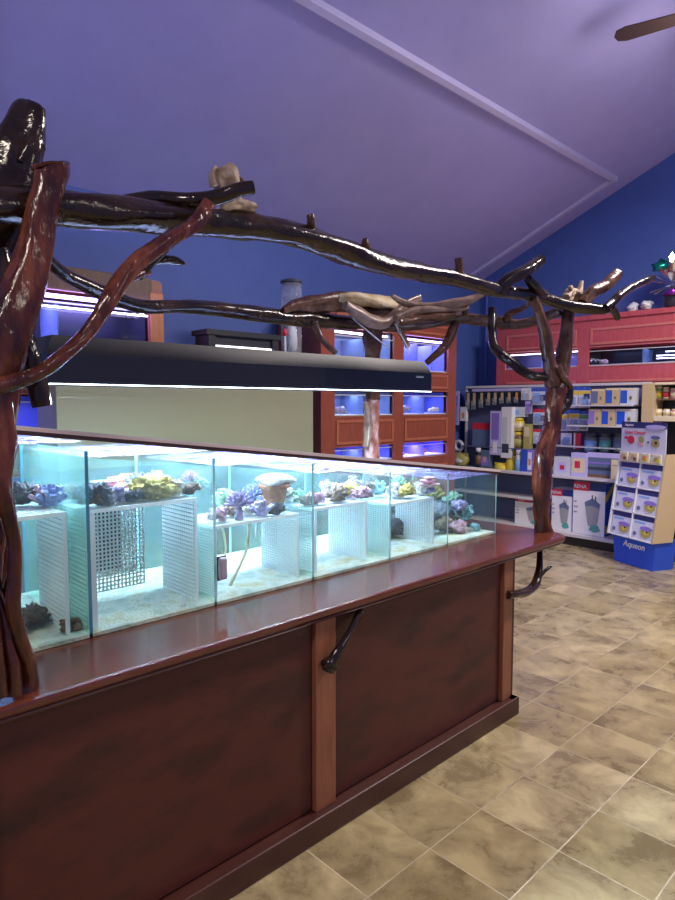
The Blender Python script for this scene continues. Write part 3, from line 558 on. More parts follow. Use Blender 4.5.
limb([(492, 308, 4, 2.26), (492, 318, 4.5, 2.25), (492, 332, 4.2, 2.2), (494, 346, 4.5, 2.15), (502, 355, 4.8, 2.08), (513, 363, 4.8, 2.02), (523, 371, 4.6, 1.95), (534, 376, 4.5, 1.88), (548, 377, 5, 1.81)], 'black_driftwood', 'brace', seed=33, rough=.15, lab='curved black brace between side beam and right post')
limb([(466, 318, 3, 2.42), (464, 308, 3, 2.40), (466, 302, 3.5, 2.38)], 'black_driftwood', 'branch', seed=34)
# back post
mb = limb([(374, 318, 9, 2.95), (372, 345, 8.5, 2.95), (372, 372, 6.5, 2.95), (373, 400, 6.5, 2.95)], 'brown_driftwood', rough=.3, seed=35)
limb([(373, 400, 6.5, 2.95), (371, 430, 8, 2.95), (371, 460, 8, 2.95)], 'pink_driftwood', mb=mb, rough=.3, seed=45)
mb.tube([aY(371, 455, 2.95), (3.14, 2.95, 1.0), (3.14, 2.95, .86)], [.055, .055, .065], 'pink_driftwood', 14, 5, .25, 36)
limb([(366, 402, 3, 2.88), (369, 425, 3.5, 2.88), (366, 447, 3.5, 2.88)], 'grey_driftwood', mb=mb, seed=37)
part(mb, 'post', ar, 'weathered brown rear post')
limb([(315, 322, 3.5, 2.86), (320, 336, 3.2, 2.84), (327, 345, 3, 2.80), (336, 353, 2.5, 2.75)], 'brown_driftwood', 'branch', seed=38, lab='thin curved twig hanging from the lower beam')
limb([(458, 318, 3.5, 2.47), (453, 330, 4.5, 2.48), (447, 343, 4.5, 2.5), (437, 354, 4, 2.52), (427, 363, 3, 2.55)], 'brown_driftwood', 'branch', seed=39, lab='curved brown twig hanging near the hood end')
limb([(396, 322, 3, 2.8), (402, 335, 3, 2.8), (408, 347, 2.5, 2.8)], 'grey_driftwood', 'branch', seed=40)
# loose driftwood lying on the rear beam
def loose(name, label, cat, sets, grp=None):
    mb = MB(); o = None
    for i, (pts, mat) in enumerate(sets):
        P = []; R = []
        for px, py, r, y in pts:
            p = aY(px, py, y); P.append(p); R.append(r * (p - EYE).dot(Fv) * SC)
        if o is None: o = P[0].copy()
        mb.tube(P, R, mat, 14, 6, .75 if mat == 'pale_wood' else .45, i + 50)
    ob = mb.build(name, origin=o); return tag(ob, label, cat, grp)
loose('driftwood_log', 'large tan and brown driftwood root lying over the rear beam', 'driftwood',
      [([(283, 311, 3, 2.86), (300, 305, 6.5, 2.86), (318, 302, 8, 2.85), (340, 301, 8, 2.84), (360, 306, 8, 2.82), (378, 312, 8, 2.80), (395, 312, 7, 2.75)], 'brown_driftwood'),
       ([(338, 297, 3, 2.80), (352, 298, 5, 2.78), (372, 301, 6, 2.76), (395, 305, 6, 2.74), (410, 310, 3, 2.72)], 'tan_driftwood'),
       ([(345, 305, 4, 2.74), (358, 312, 6, 2.73), (372, 320, 6, 2.72), (384, 322, 5.5, 2.72), (396, 314, 5, 2.7), (408, 303, 4, 2.68), (420, 298, 3, 2.66)], 'grey_driftwood')])
loose('driftwood_root', 'grey forked driftwood root lying on the side beam under the near beam', 'driftwood',
      [([(392, 296, 2, 2.66), (405, 303, 3, 2.62), (425, 306, 3.5, 2.55), (448, 304, 4, 2.45), (470, 300, 3.5, 2.35), (484, 294, 2, 2.28)], 'grey_driftwood'),
       ([(396, 318, 4, 2.62), (415, 311, 3.8, 2.58), (435, 309, 3.5, 2.50), (456, 309, 3, 2.42), (468, 307, 2.5, 2.38)], 'grey_driftwood'),
       ([(400, 322, 3, 2.60), (420, 318, 3.5, 2.55), (440, 316, 4, 2.48), (455, 315, 3, 2.42)], 'brown_driftwood')])
loose('wood_chunk', 'upright pale jagged wood chunk behind the cut black branch on the near beam', 'wood chunk', [([(228, 200, 10, 1.86), (226, 186, 11, 1.86), (222, 175, 11, 1.86), (219, 168, 8, 1.86)], 'pale_wood'), ([(216, 186, 6, 1.86), (214, 176, 5, 1.86), (216, 168, 3, 1.86)], 'pale_wood'), ([(236, 190, 5, 1.86), (240, 183, 4, 1.86), (236, 176, 2, 1.86)], 'brown_driftwood'), ([(228, 180, 5, 1.86), (230, 170, 4, 1.86), (231, 164, 2, 1.86)], 'pale_wood')], 'pale wood chunks on the near beam')
loose('wood_chunk', 'flat pale wood piece under the cut black branch on the near beam', 'wood chunk', [([(222, 208, 4, 1.78), (235, 206, 6, 1.78), (246, 207, 6, 1.78), (255, 208, 5, 1.78)], 'pale_wood')], 'pale wood chunks on the near beam')
loose('wood_chunk', 'small spiky pale wood tuft on the beam above the right post', 'wood chunk', [([(566, 300, 5, 1.78), (572, 294, 5, 1.78), (578, 296, 5, 1.77), (582, 302, 4, 1.77)], 'pale_wood'), ([(572, 295, 3, 1.77), (570, 286, 1.5, 1.77)], 'pale_wood'), ([(578, 294, 3, 1.76), (582, 281, 1.2, 1.76)], 'pale_wood')], 'pale wood chunks on the near beam')
# ------------------------------------------------------------------ wall cabinets with aquariums (local frame: front faces -y, width along x)
def raised_panel(mb, x0, z0, x1, z1, y, m1, m2):
    w = .028
    mb.bbox(x0, y - .012, z0, x1, y, z0 + w, m2, .004).bbox(x0, y - .012, z1 - w, x1, y, z1, m2, .004).bbox(x0, y - .012, z0 + w, x0 + w, y, z1 - w, m2, .004).bbox(x1 - w, y - .012, z0 + w, x1, y, z1 - w, m2, .004)
    mb.box(x0 + w, y - .003, z0 + w, x1 - w, y + .002, z1 - w, m1)
def aquarium(name, lab, grp, O, rz, x0, z0, x1, z1, d=.34, glow='tube_violet', power=3, col=(.35, .3, 1), back='tank_blue', ndiv=2, deco=(), strip=True, y_in=.03):
    M = Matrix.Translation(O) @ Matrix.Rotation(rz, 4, 'Z')
    t = thing(name, lab, 'aquarium', M @ Vector(((x0 + x1) / 2, y_in, z0)), rz, grp)
    w, h = (x1 - x0) / 2, z1 - z0
    MB().box(-w + .004, d - .01, .002, w - .004, d - .004, h - .004, back).build('back', t)
    MB().box(-w + .004, .004, .001, w - .004, d - .012, .012, 'white_plastic').build('gravel', t)
    MB().box(-w + .002, 0, .0, w - .002, .004, h * .82, 'blue_glass').build('front_pane', t)
    MB().box(-w + .002, -.004, h * .80, w - .002, .006, h * .82 + .004, 'silver').box(-w + .002, -.004, 0, w - .002, .004, .010, 'silver').build('rim', t)
    for k in range(1, ndiv): xx = -w + 2 * w * k / ndiv; MB().box(xx - .004, .005, .012, xx + .004, d - .012, h * .8, 'steel').build('divider', t)
    MB().box(-w + .001, .03, .001, -w + .005, d - .011, h - .002, back).build('side_panel', t); MB().box(w - .005, .03, .001, w - .001, d - .011, h - .002, back).build('side_panel', t)
    if strip: MB().box(-w + .03, .04, h - .035, w - .03, .075, h - .018, glow).build('light_strip', t)
    if power: area('tank_light', M @ Vector(((x0 + x1) / 2, y_in + d * .4, z1 - .04)), (0, 0, rz), (x1 - x0) * .8, .1, power * 2.2, col)
    for (fx, r, mt_, lb) in deco:
        p = M @ Vector((x0 + (x1 - x0) * fx, y_in + .08, z0 + .012)); mb = MB()
        for k in range(4): mb.blob((random.uniform(-r, r), random.uniform(-.3, .3) * r, r * .4 + random.uniform(0, .3) * r), (r * .8, r * .6, r * .5), mt_, .4, 4, k + int(fx * 90))
        o = mb.build('live_rock'); o.location = p; tag(o, lb, 'rock', 'rocks in the wall aquariums')
# far cabinet
fc = thing('aquarium_cabinet', 'red wooden cabinet of stacked blue lit aquariums against the far wall', 'cabinet', (4.0, 4.40, 0))
def carcass(p, W_, D, H, cols, rows, panels, m1, m2, edge):
    mb = MB()
    xs = [0] + [v for c in cols for v in c] + [W_]
    for i in range(0, len(xs), 2): mb.bbox(xs[i], 0, 0, xs[i + 1], .03, H, m1, .003)
    mb.build('stile', p) if False else None
    for c in cols:
        zs = [0] + [v for r in rows for v in r] + [H]
        for i in range(0, len(zs), 2): mb.box(c[0], .002, zs[i], c[1], .028, zs[i + 1], m1)
    mb.build('face_frame', p)
    b = MB(); b.box(0, .03, 0, .02, D, H, m1).box(W_ - .02, .03, 0, W_, D, H, m1).box(.02, D - .01, 0, W_ - .02, D, H, m1).box(.0, .03, H, W_, D, H + .02, m1)
    for r in rows: b.box(.02, .031, r[0] - .02, W_ - .02, D - .012, r[0] - .001, m1)
    b.build('carcass', p)
    for c in cols:
        for z0, z1 in panels:
            q = MB(); raised_panel(q, c[0] + .015, z0, c[1] - .015, z1, 0, m1, m2); q.build('panel', p)
    for c in cols:
        for r in rows:
            e = .008; q = MB().box(c[0], -.004, r[0] - e, c[1], .0, r[0], edge).box(c[0], -.004, r[1], c[1], 0, r[1] + e, edge); q.build('edge_trim', p)
FR = [(1.01, 1.175), (1.475, 1.735), (1.95, 2.33)]
carcass(fc, 2.13, .64, 2.50, [(.18, 1.04), (1.19, 1.98)], FR, [(1.20, 1.44), (1.765, 1.925), (2.36, 2.47), (.15, .92)], 'red_wood', 'red_wood_edge', 'red_wood_edge')
O = Vector((4.0, 4.40, 0))
gF = 'aquariums in the far wall cabinet'
aquarium('wall_aquarium', 'far cabinet aquarium, upper left behind the twigs, pale light strip', gF, O, 0, .18, 1.955, 1.04, 2.325, glow='tube_lilac', power=1.6, col=(.6, .65, 1), back='steel')
aquarium('wall_aquarium', 'far cabinet aquarium, upper right with bright violet lamp', gF, O, 0, 1.19, 1.955, 1.98, 2.325, power=5, col=(.4, .28, 1), back='steel', ndiv=3)
aquarium('wall_aquarium', 'far cabinet aquarium, middle left with one flat rock', gF, O, 0, .18, 1.48, 1.04, 1.73, strip=False, power=1.5, col=(.5, .55, 1), back='steel', deco=[(.22, .07, 'rock_lilac', 'flat pale rock in the middle left tank of the far cabinet')])
aquarium('wall_aquarium', 'far cabinet aquarium, middle right with two pale rocks', gF, O, 0, 1.19, 1.48, 1.98, 1.73, strip=False, power=1.8, col=(.4, .36, 1), deco=[(.2, .07, 'rock_lilac', 'lilac rock left of the middle right tank of the far cabinet'), (.82, .06, 'coral_cream', 'white rock right of the middle right tank of the far cabinet')])
aquarium('wall_aquarium', 'far cabinet aquarium, lower left behind the rear post', gF, O, 0, .18, 1.015, 1.04, 1.17, strip=False, power=2)
aquarium('wall_aquarium', 'far cabinet aquarium, lower right glowing deep violet', gF, O, 0, 1.19, 1.015, 1.98, 1.17, strip=False, power=4, col=(.3, .15, 1), deco=[(.12, .04, 'coral_pink', 'small rock left in the lower right tank of the far cabinet'), (.62, .05, 'coral_pink', 'pink rock in the lower right tank of the far cabinet')])
for k, (a, b_) in enumerate((((.16, .62)), ((1.05, 1.65)))):
    q = MB(); frustum(q, (-.27, 0, .27, .4), (-.17, .08, .17, .32), .02, .14, 'black_metal'); q.box(-.30, -.02, 0, .30, .42, .02, 'black_metal')
    o = q.build('light_housing'); o.location = (4.0 + (a + b_) / 2, 4.45, 2.521); tag(o, ['dark light housing on top of the far cabinet, the left one', 'dark light housing on top of the far cabinet, the right one'][k], 'light', 'light housings on the far cabinet')
# left cabinet behind the arbor
lc = thing('aquarium_cabinet', 'brown topped aquarium cabinet with violet lamps behind the left post', 'cabinet', (.9, 4.40, 0))
carcass(lc, 1.49, .64, 2.50, [(.08, 1.38)], [(.9, 1.12), (1.40, 1.66), (1.95, 2.36)], [(1.14, 1.38), (1.69, 1.92), (.15, .85)], 'red_wood', 'red_wood_edge', 'orange_wood')
q = MB().bbox(.0, -.015, 2.36, 1.40, .0, 2.52, 'brown_wood', .004).build('cornice', lc)
q = MB().bbox(1.385, -.018, 0, 1.49, -.001, 2.42, 'orange_wood', .004).build('corner_stile', lc); q['label'] = 'orange brown corner stile'
O2 = Vector((.9, 4.40, 0)); gL = 'aquariums in the left cabinet'
aquarium('wall_aquarium', 'aquarium with bright violet tubes under the brown cornice on the left', gL, O2, 0, .08, 1.955, 1.38, 2.355, power=5, back='tank_black', ndiv=2)
aquarium('wall_aquarium', 'dark blue aquarium on the left below the violet lit one', gL, O2, 0, .08, 1.405, 1.38, 1.655, power=1.5, strip=False)
aquarium('wall_aquarium', 'lowest blue aquarium on the left just above the tank rim', gL, O2, 0, .08, .905, 1.38, 1.115, power=1.5, strip=False)
tag(MB().bbox(.95, 4.36, 2.30, 2.30, 4.375, 2.325, 'tube_violet', .003).bbox(.95, 4.36, 2.235, 2.25, 4.375, 2.247, 'tube_lilac', .003).bbox(2.19, 4.36, 2.247, 2.22, 4.375, 2.30, 'tube_lilac', .003).build('lamp_strip'), 'glowing violet strip lamp in front of the left upper aquarium', 'light')
# grey beige enclosure
en = thing('grey_enclosure', 'wide plain grey beige tank stand behind the coral tank', 'stand', (2.5, 3.99, 0))
MB().bbox(-1.06, 0, 1.18, 1.04, .34, 1.93, 'grey_beige', .006).build('body', en)
MB().bbox(-1.05, .01, 0, 1.03, .33, 1.18, 'charcoal', .004).build('aisle_shade_body', en)  # charcoal colour stands in for the shade of the aisle behind the tank
MB().bbox(-1.075, -.012, 1.93, 1.055, .352, 1.955, 'black', .004).build('cap', en)
cn = thing('light_canopy', 'dark canopy with a white glowing slot on the grey stand', 'light', (2.93, 4.15, 1.956))
MB().box(-.33, -.05, .0, .33, -.03, .035, 'black').box(-.33, -.05, .035, -.27, -.03, .16, 'black').box(.27, -.05, .035, .33, -.03, .16, 'black').box(-.33, -.03, 0, .33, .14, .16, 'black').box(-.35, -.06, .16, .35, .16, .20, 'black').build('housing', cn)
MB().box(-.26, -.046, .06, .26, -.032, .085, 'tube_soft').build('lamp', cn)
sk = thing('protein_skimmer', 'clear double cylinder protein skimmer beside the dark canopy', 'skimmer', (3.44, 4.15, 1.956))
MB().lathe([(.09, 0), (.09, .03), (.06, .04)], 'black', n=20).build('base', sk)
MB().lathe([(.085, .04), (.085, .38)], 'clear_plastic', n=20).build('reaction_chamber', sk)
MB().lathe([(.05, .05), (.05, .2), (.03, .37)], 'white', n=12).build('inner_pipe', sk)
MB().lathe([(.10, .38), (.10, .41)], 'black', n=20).build('collar', sk)
MB().lathe([(.088, .41), (.088, .64)], 'clear_plastic', n=20).build('collection_cup', sk)
MB().lathe([(.092, .645), (.092, .665), (.05, .68)], 'charcoal', n=20).build('lid', sk)
MB().tube([(-.11, -.05, .02), (-.115, -.05, .2)], .012, 'silver').lathe([(.02, .20), (.02, .24), (.01, .26)], 'red', (-.115, -.05, 0), 10).build('valve', sk)
# right cabinet
rc = thing('aquarium_cabinet', 'rose red wooden aquarium cabinet above the store shelving on the right wall', 'cabinet', (7.2, 4.54, 0), -PI / 2)
RR = [(1.10, 1.40), (2.03, 2.245)]
cols = [(.13, 1.09), (1.22, 2.40), (2.53, 3.60)]
carcass(rc, 3.75, .38, 2.60, cols, RR, [(2.27, 2.46), (1.50, 1.87), (.2, 1.0)], 'rose_wood', 'rose_wood_light', 'rose_wood_light')
MB().bbox(-.0, -.02, 2.555, 3.75, 0, 2.61, 'rose_wood', .006).build('cornice', rc)
O3 = Vector((7.2, 4.54, 0)); gR = 'aquariums in the rose cabinet'
aquarium('wall_aquarium', 'dim blue aquarium at the left end of the rose cabinet behind the right post', gR, O3, -PI / 2, .13, 2.035, 1.09, 2.24, d=.3, glow='tube_lilac', power=1.2, col=(.4, .3, 1), back='charcoal')
aquarium('wall_aquarium', 'dark aquarium with bluish glints right of the right post in the rose cabinet', gR, O3, -PI / 2, 1.22, 2.035, 2.40, 2.24, d=.3, strip=False, power=.5, col=(.4, .5, 1), back='tank_black', deco=[(.1, .06, 'coral_pink', 'small pink rock in the dark right wall aquarium')])
aquarium('wall_aquarium', 'aquarium at the far right of the rose cabinet cut by the picture edge', gR, O3, -PI / 2, 2.53, 2.035, 3.60, 2.24, d=.3, strip=False, power=.5, back='tank_black')
for k, (a, b_, z) in enumerate(((1.93, 2.12, 2.115), (2.18, 2.32, 2.115), (1.93, 2.12, 2.085), (2.18, 2.34, 2.085), (2.02, 2.16, 2.155))):
    tag(MB().box(7.30, 4.54 - b_, z, 7.31, 4.54 - a, z + .009, 'tube_lilac').build('led_bar'), ['left bar of the upper pair glowing in the dark aquarium', 'right bar of the upper pair glowing in the dark aquarium', 'left bar of the lower pair glowing in the dark aquarium', 'right bar of the lower pair glowing in the dark aquarium', 'topmost single short bar glowing in the dark aquarium'][k], 'light', 'led bars in the dark aquarium')
# on top of the right cabinet
tt = thing('tinsel_bush', 'sparkling silver tinsel bush with foil leaves on the rose cabinet', 'decoration', (7.27, 2.47, 2.621))
MB().lathe([(.06, 0), (.08, .1), (.085, .12)], 'charcoal', n=14).build('pot', tt)
mb = MB(); rnd = random.Random(4)
for k in range(150):
    a = rnd.uniform(0, 2 * PI); e = rnd.uniform(-.4, 1.5); d = Vector((.7 * math.cos(a) * math.cos(e), math.sin(a) * math.cos(e), math.sin(e))) * rnd.uniform(.12, .30); p = Vector((0, 0, .24)); q_ = p + d; s_ = d.cross(Vector((0, 0, 1))).normalized() * rnd.uniform(.008, .03)
    mb.add([p + d * .3, q_ - s_, q_ + s_ * .3 + d * .15, q_ + s_], [(0, 1, 2, 3)], rnd.choice(['tinsel', 'white', 'silver', 'pink_foil', 'tinsel']))  # white strips paint in bright glints where the metal reflects dark
mb.build('tinsel', tt)
mb = MB().blob((-.06, .10, .42), (.07, .09, .07), 'green_foil', .5, 4, 3); mb.build('green_ornament', tt)
MB().blob((-.12, -.04, .13), (.05, .07, .04), 'purple_foil', .5, 4, 5).build('purple_ornament', tt)
MB().tube([(0, 0, .1), (0, 0, .25)], .01, 'brown').build('stem', tt)
def wallpt(px, py, X): return aX(px, py, X)
for k, (l_, t_, r_, b_) in enumerate(((630, 301, 639, 310), (641, 300, 659, 309))):
    p0 = aX(l_, b_, 7.5); p1 = aX(r_, t_, 7.5); w = abs(p0.y - p1.y)
    mb = MB()
    for j in range(5): mb.blob((random.uniform(-w / 2, w / 2) * .7, 0, random.uniform(.01, .08)), (w * .3, .05, .035), 'white', .4, 3, j + k * 9)
    o = mb.build('paper_flower'); o.location = (7.35, (p0.y + p1.y) / 2 * .985, 2.622); tag(o, ['small crumpled white decoration on the rose cabinet', 'wider crumpled white decoration with a pink top on the rose cabinet'][k], 'decoration', 'white decorations on the rose cabinet')
# ------------------------------------------------------------------ store shelving (front faces -X)
XB = 7.10
go = thing('gondola_shelving', 'white metal store shelving with dark pegboard along the right wall', 'shelving', (XB, 4.9, 0), -PI / 2)
L = 2.32
MB().box(0, 0, 0, L, .04, 1.82, 'peg').build('pegboard', go)
mb = MB()
for z in range(18, 36):
    for k in range(0, 46): mb.box(.02 + k * .05, -.0015, z * .05, .03 + k * .05, .0005, z * .05 + .008, 'black') if z % 2 == 0 and k % 2 == 0 else None
mb.build('peg_holes', go)
MB().bbox(-.02, -.03, 1.80, L, .045, 1.83, 'shelf_metal', .004).build('top_rail', go)
for x in (-.03, 1.21, L - .02): MB().bbox(x, -.02, 0, x + .03, .045, 1.82, 'shelf_metal', .003).build('upright', go)
MB().bbox(-.03, -.33, .755, L, -.001, .785, 'shelf_metal', .004).build('shelf', go)
MB().bbox(-.03, -.30, .455, 1.20, -.001, .48, 'shelf_metal', .004).build('shelf', go)
MB().bbox(-.03, -.33, .10, L - .03, -.001, .14, 'shelf_metal', .004).build('base_deck', go)
MB().bbox(-.02, -.30, 0, L - .03, -.26, .10, 'black', .003).build('kick_plate', go)
MB().box(-.02, -.36, 1.44, 1.16, -.33, 1.455, 'shelf_metal').build('price_rail', go) if False else None
MB().bbox(.10, -.06, 1.755, 1.14, -.03, 1.79, 'lilac', .004).build('header_strip', go)
for z in (1.585, 1.36): MB().box(1.55, -.34, z - .012, 2.26, -.002, z, 'shelf_metal').build('tray', go)
# tan plywood unit at the right
tn = thing('plywood_shelf_unit', 'tan plywood open shelf unit at the right end of the store shelving', 'shelving', (6.83, 2.55, 0), -PI / 2)
MB().bbox(-.02, 0, 0, .10, .26, 1.81, 'tan', .004).build('side_panel', tn)
MB().bbox(.10, .0, 1.79, 1.0, .26, 1.815, 'cream', .004).build('top_panel', tn)
MB().bbox(.10, 0, 1.42, 1.0, .26, 1.475, 'cream', .004).build('shelf', tn)
MB().box(.10, .25, 0, 1.0, .26, 1.79, 'tank_black').build('back_panel', tn)
MB().bbox(.10, .05, 1.635, 1.0, .25, 1.65, 'brown', .003).build('shelf', tn)
MB().bbox(.10, 0, .0, 1.0, .25, .10, 'black', .003).build('plinth', tn)
# product builder
def product(kind, name, lab, cat, px, X, depth, pr=(), mat='white', grp=None, side=None, extra=None, zfix=None):
    l_, t_, r_, b_ = px
    a = aX(l_, b_, X); c = aX(r_, b_, X); tp = aX((l_ + r_) / 2, t_, X); bt = aX((l_ + r_) / 2, b_, X)
    w = abs(a.y - c.y); h = tp.z - bt.z; z0 = bt.z if zfix is None else zfix
    if zfix is not None: h = tp.z - zfix
    loc = (X, (a.y + c.y) / 2, z0); mb = MB()
    if kind == 'box':
        mb.bbox(-w / 2, 0, 0, w / 2, depth, h, mat, .003)
        if side: mb.box(w / 2 - .001, .004, .004, w / 2 + .0012, depth - .004, h - .004, side)
        y = -.0012
    elif kind == 'pack':
        mb.bbox(-w / 2, 0, 0, w / 2, .006, h, mat, .002); mb.bbox(-w * .34, -.03, h * .08, w * .34, 0, h * .55, 'clear_plastic', .008)
        mb.tube([(0, -.01, h * .94), (0, depth, h * .94)], .003, 'silver', 6, 1); y = -.0012
    elif kind == 'jar':
        r = w / 2; mb.lathe([(r * .9, 0), (r, .01), (r, h * .72), (r * .8, h * .80)], mat, (0, r, 0), 16); mb.lathe([(r * .86, h * .79), (r * .86, h)], side or 'charcoal', (0, r, 0), 16); y = None
        if pr: mb.lathe([(r * 1.01, h * .12), (r * 1.01, h * .6)], pr[0], (0, r, 0), 16)
        pr = ()
    elif kind == 'bag':
        mb.blob((0, depth / 2, h * .4), (w * .5, depth * .5, h * .62), mat, .25, 3, int(l_)); mb.box(-w * .42, depth * .45, h * .8, w * .42, depth * .55, h, mat); y = None
        if pr: mb.blob((0, depth * .14, h * .38), (w * .22, depth * .16, h * .25), pr[0], .2, 3, 3)
        pr = ()
    elif kind == 'ring':
        R_ = min(w, h) / 2; pts = [(R_ * .75 * math.cos(k * PI / 8), .05, R_ + R_ * .75 * math.sin(k * PI / 8)) for k in range(17)]
        mb.tube(pts, R_ * .28, mat, 10, 2); mb.lathe([(R_ * .3, 0), (R_ * .35, .02)], 'charcoal', (0, .05, 0), 10); y = None
    for i_, (x0, z0_, x1, z1, m_) in enumerate(pr): mb.box(-w / 2 + w * x0, y - .0007 * i_, h * z0_, -w / 2 + w * x1, .002, h * z1, m_)
    o = mb.build(name); o.location = loc; o.rotation_euler = (0, 0, -PI / 2); tag(o, lab, cat, grp); o_w, o_h = w, h
    return o, w, h
ZS, ZL, ZD = .786, .481, .141
tubes = [(468, 392, 411), (474, 392, 411), (481.5, 392, 409), (488.5, 392, 406.5), (495, 392, 406), (502, 392, 404.5), (509, 392, 404), (516.5, 392, 403.5)]
lb = ['leftmost tan heater tube hanging in the row, longest with its neighbour', 'second tan heater tube from the left in the hanging row', 'third tan heater tube from the left in the hanging row', 'fourth tan heater tube from the left in the hanging row',
      'fourth tan heater tube from the right in the hanging row', 'third tan heater tube from the right in the hanging row', 'second tan heater tube from the right in the hanging row', 'rightmost orange tan heater tube in the hanging row']
for (x, t_, b_), s_ in zip(tubes, lb):
    product('pack', 'heater_pack', s_, 'package', (x - 2.7, t_, x + 2.7, b_), 7.02, .08, [(.25, .3, .75, .95, 'tan' if x < 516 else 'orange'), (.0, 0, 1, .12, 'charcoal')], 'black', 'heater packs hanging in a row')
product('pack', 'light_pack', 'tall violet fixture pack at the left end of the store shelving', 'package', (451, 391, 459, 425), 6.98, .1, [(.2, .1, .8, .85, 'purple'), (.35, .15, .6, .8, 'sky')], 'lilac')
product('box', 'test_kit', 'small white card box with orange spot beside the violet pack', 'box', (460, 407, 466, 421), 6.99, .05, [(.3, .2, .7, .6, 'orange')], 'white')
product('pack', 'clip_pack', 'white crooked pack right of the hanging tubes', 'package', (521, 388, 531, 400), 7.0, .08, [(.1, .1, .45, .8, 'silver'), (.6, .3, .9, .9, 'silver')], 'white')
for k, (px, s_) in enumerate((((531, 388, 546, 405), 'blue white pack with dark fish tail, topmost left of the right post'), ((533, 409, 546, 425), 'white red topped pack, middle one left of the right post'), ((533, 429, 546, 444), 'grey white red topped pack, lowest left of the right post'))):
    product('pack', 'pump_pack', s_, 'package', px, 7.0, .08, [(0, .8, 1, 1, 'blue' if k == 0 else 'red'), (.1, .1, .6, .7, 'sky' if k < 2 else 'silver'), (.6, .25, 1, .6, 'navy')], 'paper', 'packs left of the right post')
product('pack', 'purple_pack', 'small purple pack below the crooked white pack', 'package', (525, 401, 532, 414), 7.0, .08, [(.1, .2, .9, .8, 'purple')], 'lilac')
product('box', 'silver_box', 'silver blue box on the jars left of the right post', 'box', (512, 407, 524, 417), 6.98, .1, [(.1, .2, .6, .7, 'sky')], 'silver')
product('jar', 'food_jar', 'yellow jar with pale label, upper of two stacked', 'jar', (512, 418, 521, 431), 6.95, .1, ['cream'], 'yellow', None, 'yellow')
product('jar', 'food_jar', 'dark jar with yellow label, lower of two stacked', 'jar', (512, 432, 521, 449), 6.95, .1, ['olive'], 'brown', None, 'yellow')
product('box', 'tall_carton', 'narrow pale yellow carton left of the red header packs', 'box', (523, 424, 529.5, 449), 6.94, .08, [(.1, .5, .9, .9, 'cream')], 'olive')
product('box', 'lamp_box', 'tall violet box leaning in the middle of the left shelf section', 'box', (489.5, 411, 500, 455), 6.90, .09, [(.15, .35, .85, .95, 'purple'), (.3, .05, .7, .3, 'white')], 'lilac')
product('box', 'lamp_box', 'tall white grey box right of the tall violet box', 'box', (500.5, 407, 511, 458), 6.90, .09, [(.1, .1, .75, .28, 'charcoal'), (.1, .3, .6, .8, 'silver')], 'white')
product('box', 'red_top_box', 'steel blue box with red top under the hanging tubes', 'box', (472, 423, 489, 448), 6.96, .08, [(0, .74, 1, 1, 'red'), (.1, .1, .9, .65, 'steel')], 'steel')
product('ring', 'ring_pump', 'round grey white ring pump at the left of the middle shelf', 'pump', (450, 440, 463, 452), 6.90, .1, [], 'silver')
product('bag', 'yellow_bag', 'yellow patterned bag under the ring pump', 'bag', (449, 453, 466, 466), 6.86, .14, ['white'], 'olive')
product('jar', 'black_bottle', 'slim black bottle with pale cap right of the patterned bag', 'bottle', (474, 448, 479, 466), 6.86, .1, ['brown'], 'black', None, 'white')
product('box', 'pink_blue_box', 'muted pink and blue box behind the slim black bottle', 'box', (480, 450, 489, 467), 6.90, .1, [(.1, .1, .9, .5, 'purple'), (.3, .3, .7, .6, 'pink')], 'steel')
for k, (px, s_) in enumerate((((491, 463, 504, 472), 'low yellow bag at the front of the shelf left of the pale bottle'), ((502, 456, 515, 473), 'taller yellow bag beside the pale bottle'), ((504, 448, 513, 459), 'small yellow bag resting above the taller yellow bag'))):
    product('bag', 'yellow_bag', s_, 'bag', px, 6.86 + .03 * k, .12, [], 'yellow', 'yellow bags')
product('jar', 'pale_bottle', 'pale blue bottle between yellow bags and the blue box', 'bottle', (513.5, 450, 520, 474), 6.86, .1, ['sky'], 'silver', None, 'silver')
product('box', 'blue_box', 'blue box with white panel left of the right post on the middle shelf', 'box', (520.5, 450, 538, 474), 6.86, .2, [(.0, 0, .38, 1, 'blue'), (.4, .1, .62, .9, 'white'), (.45, .3, .57, .6, 'orange'), (.7, .2, .95, .5, 'pink')], 'purple', zfix=ZS)
# section right of the post
lb = [((565, 387, 577.5, 408), 'blue topped blister pack, left of the two in the top row right of the post'), ((578, 387, 590, 408), 'blue topped blister pack with dark bird shape, right of the two in the top row'),
      ((559.5, 411, 567.5, 431), 'pale yellow blister pack half behind the post in the second row'), ((568, 410, 579, 431), 'blue topped blister pack in the middle of the second row'), ((579.5, 411, 588, 431), 'green and blue blister pack at the right of the second row'), ((560.5, 433, 571.5, 447), 'small white speckled pack in the third row')]
for k, (px, s_) in enumerate(lb):
    pr = [(0, .84, 1, 1, 'blue'), (0, .62, 1, .82, 'yellow'), (.35, .15, .85, .5, 'sky')]
    if k == 1: pr.append((.45, .42, .95, .68, 'navy'))
    if k == 4: pr[1] = (0, .6, 1, .82, 'green')
    if k == 5: pr = [(.2, .2, .8, .7, 'sky')]
    product('pack', 'blister_pack', s_, 'package', px, 7.0, .09, pr, 'paper', 'blister packs right of the post')
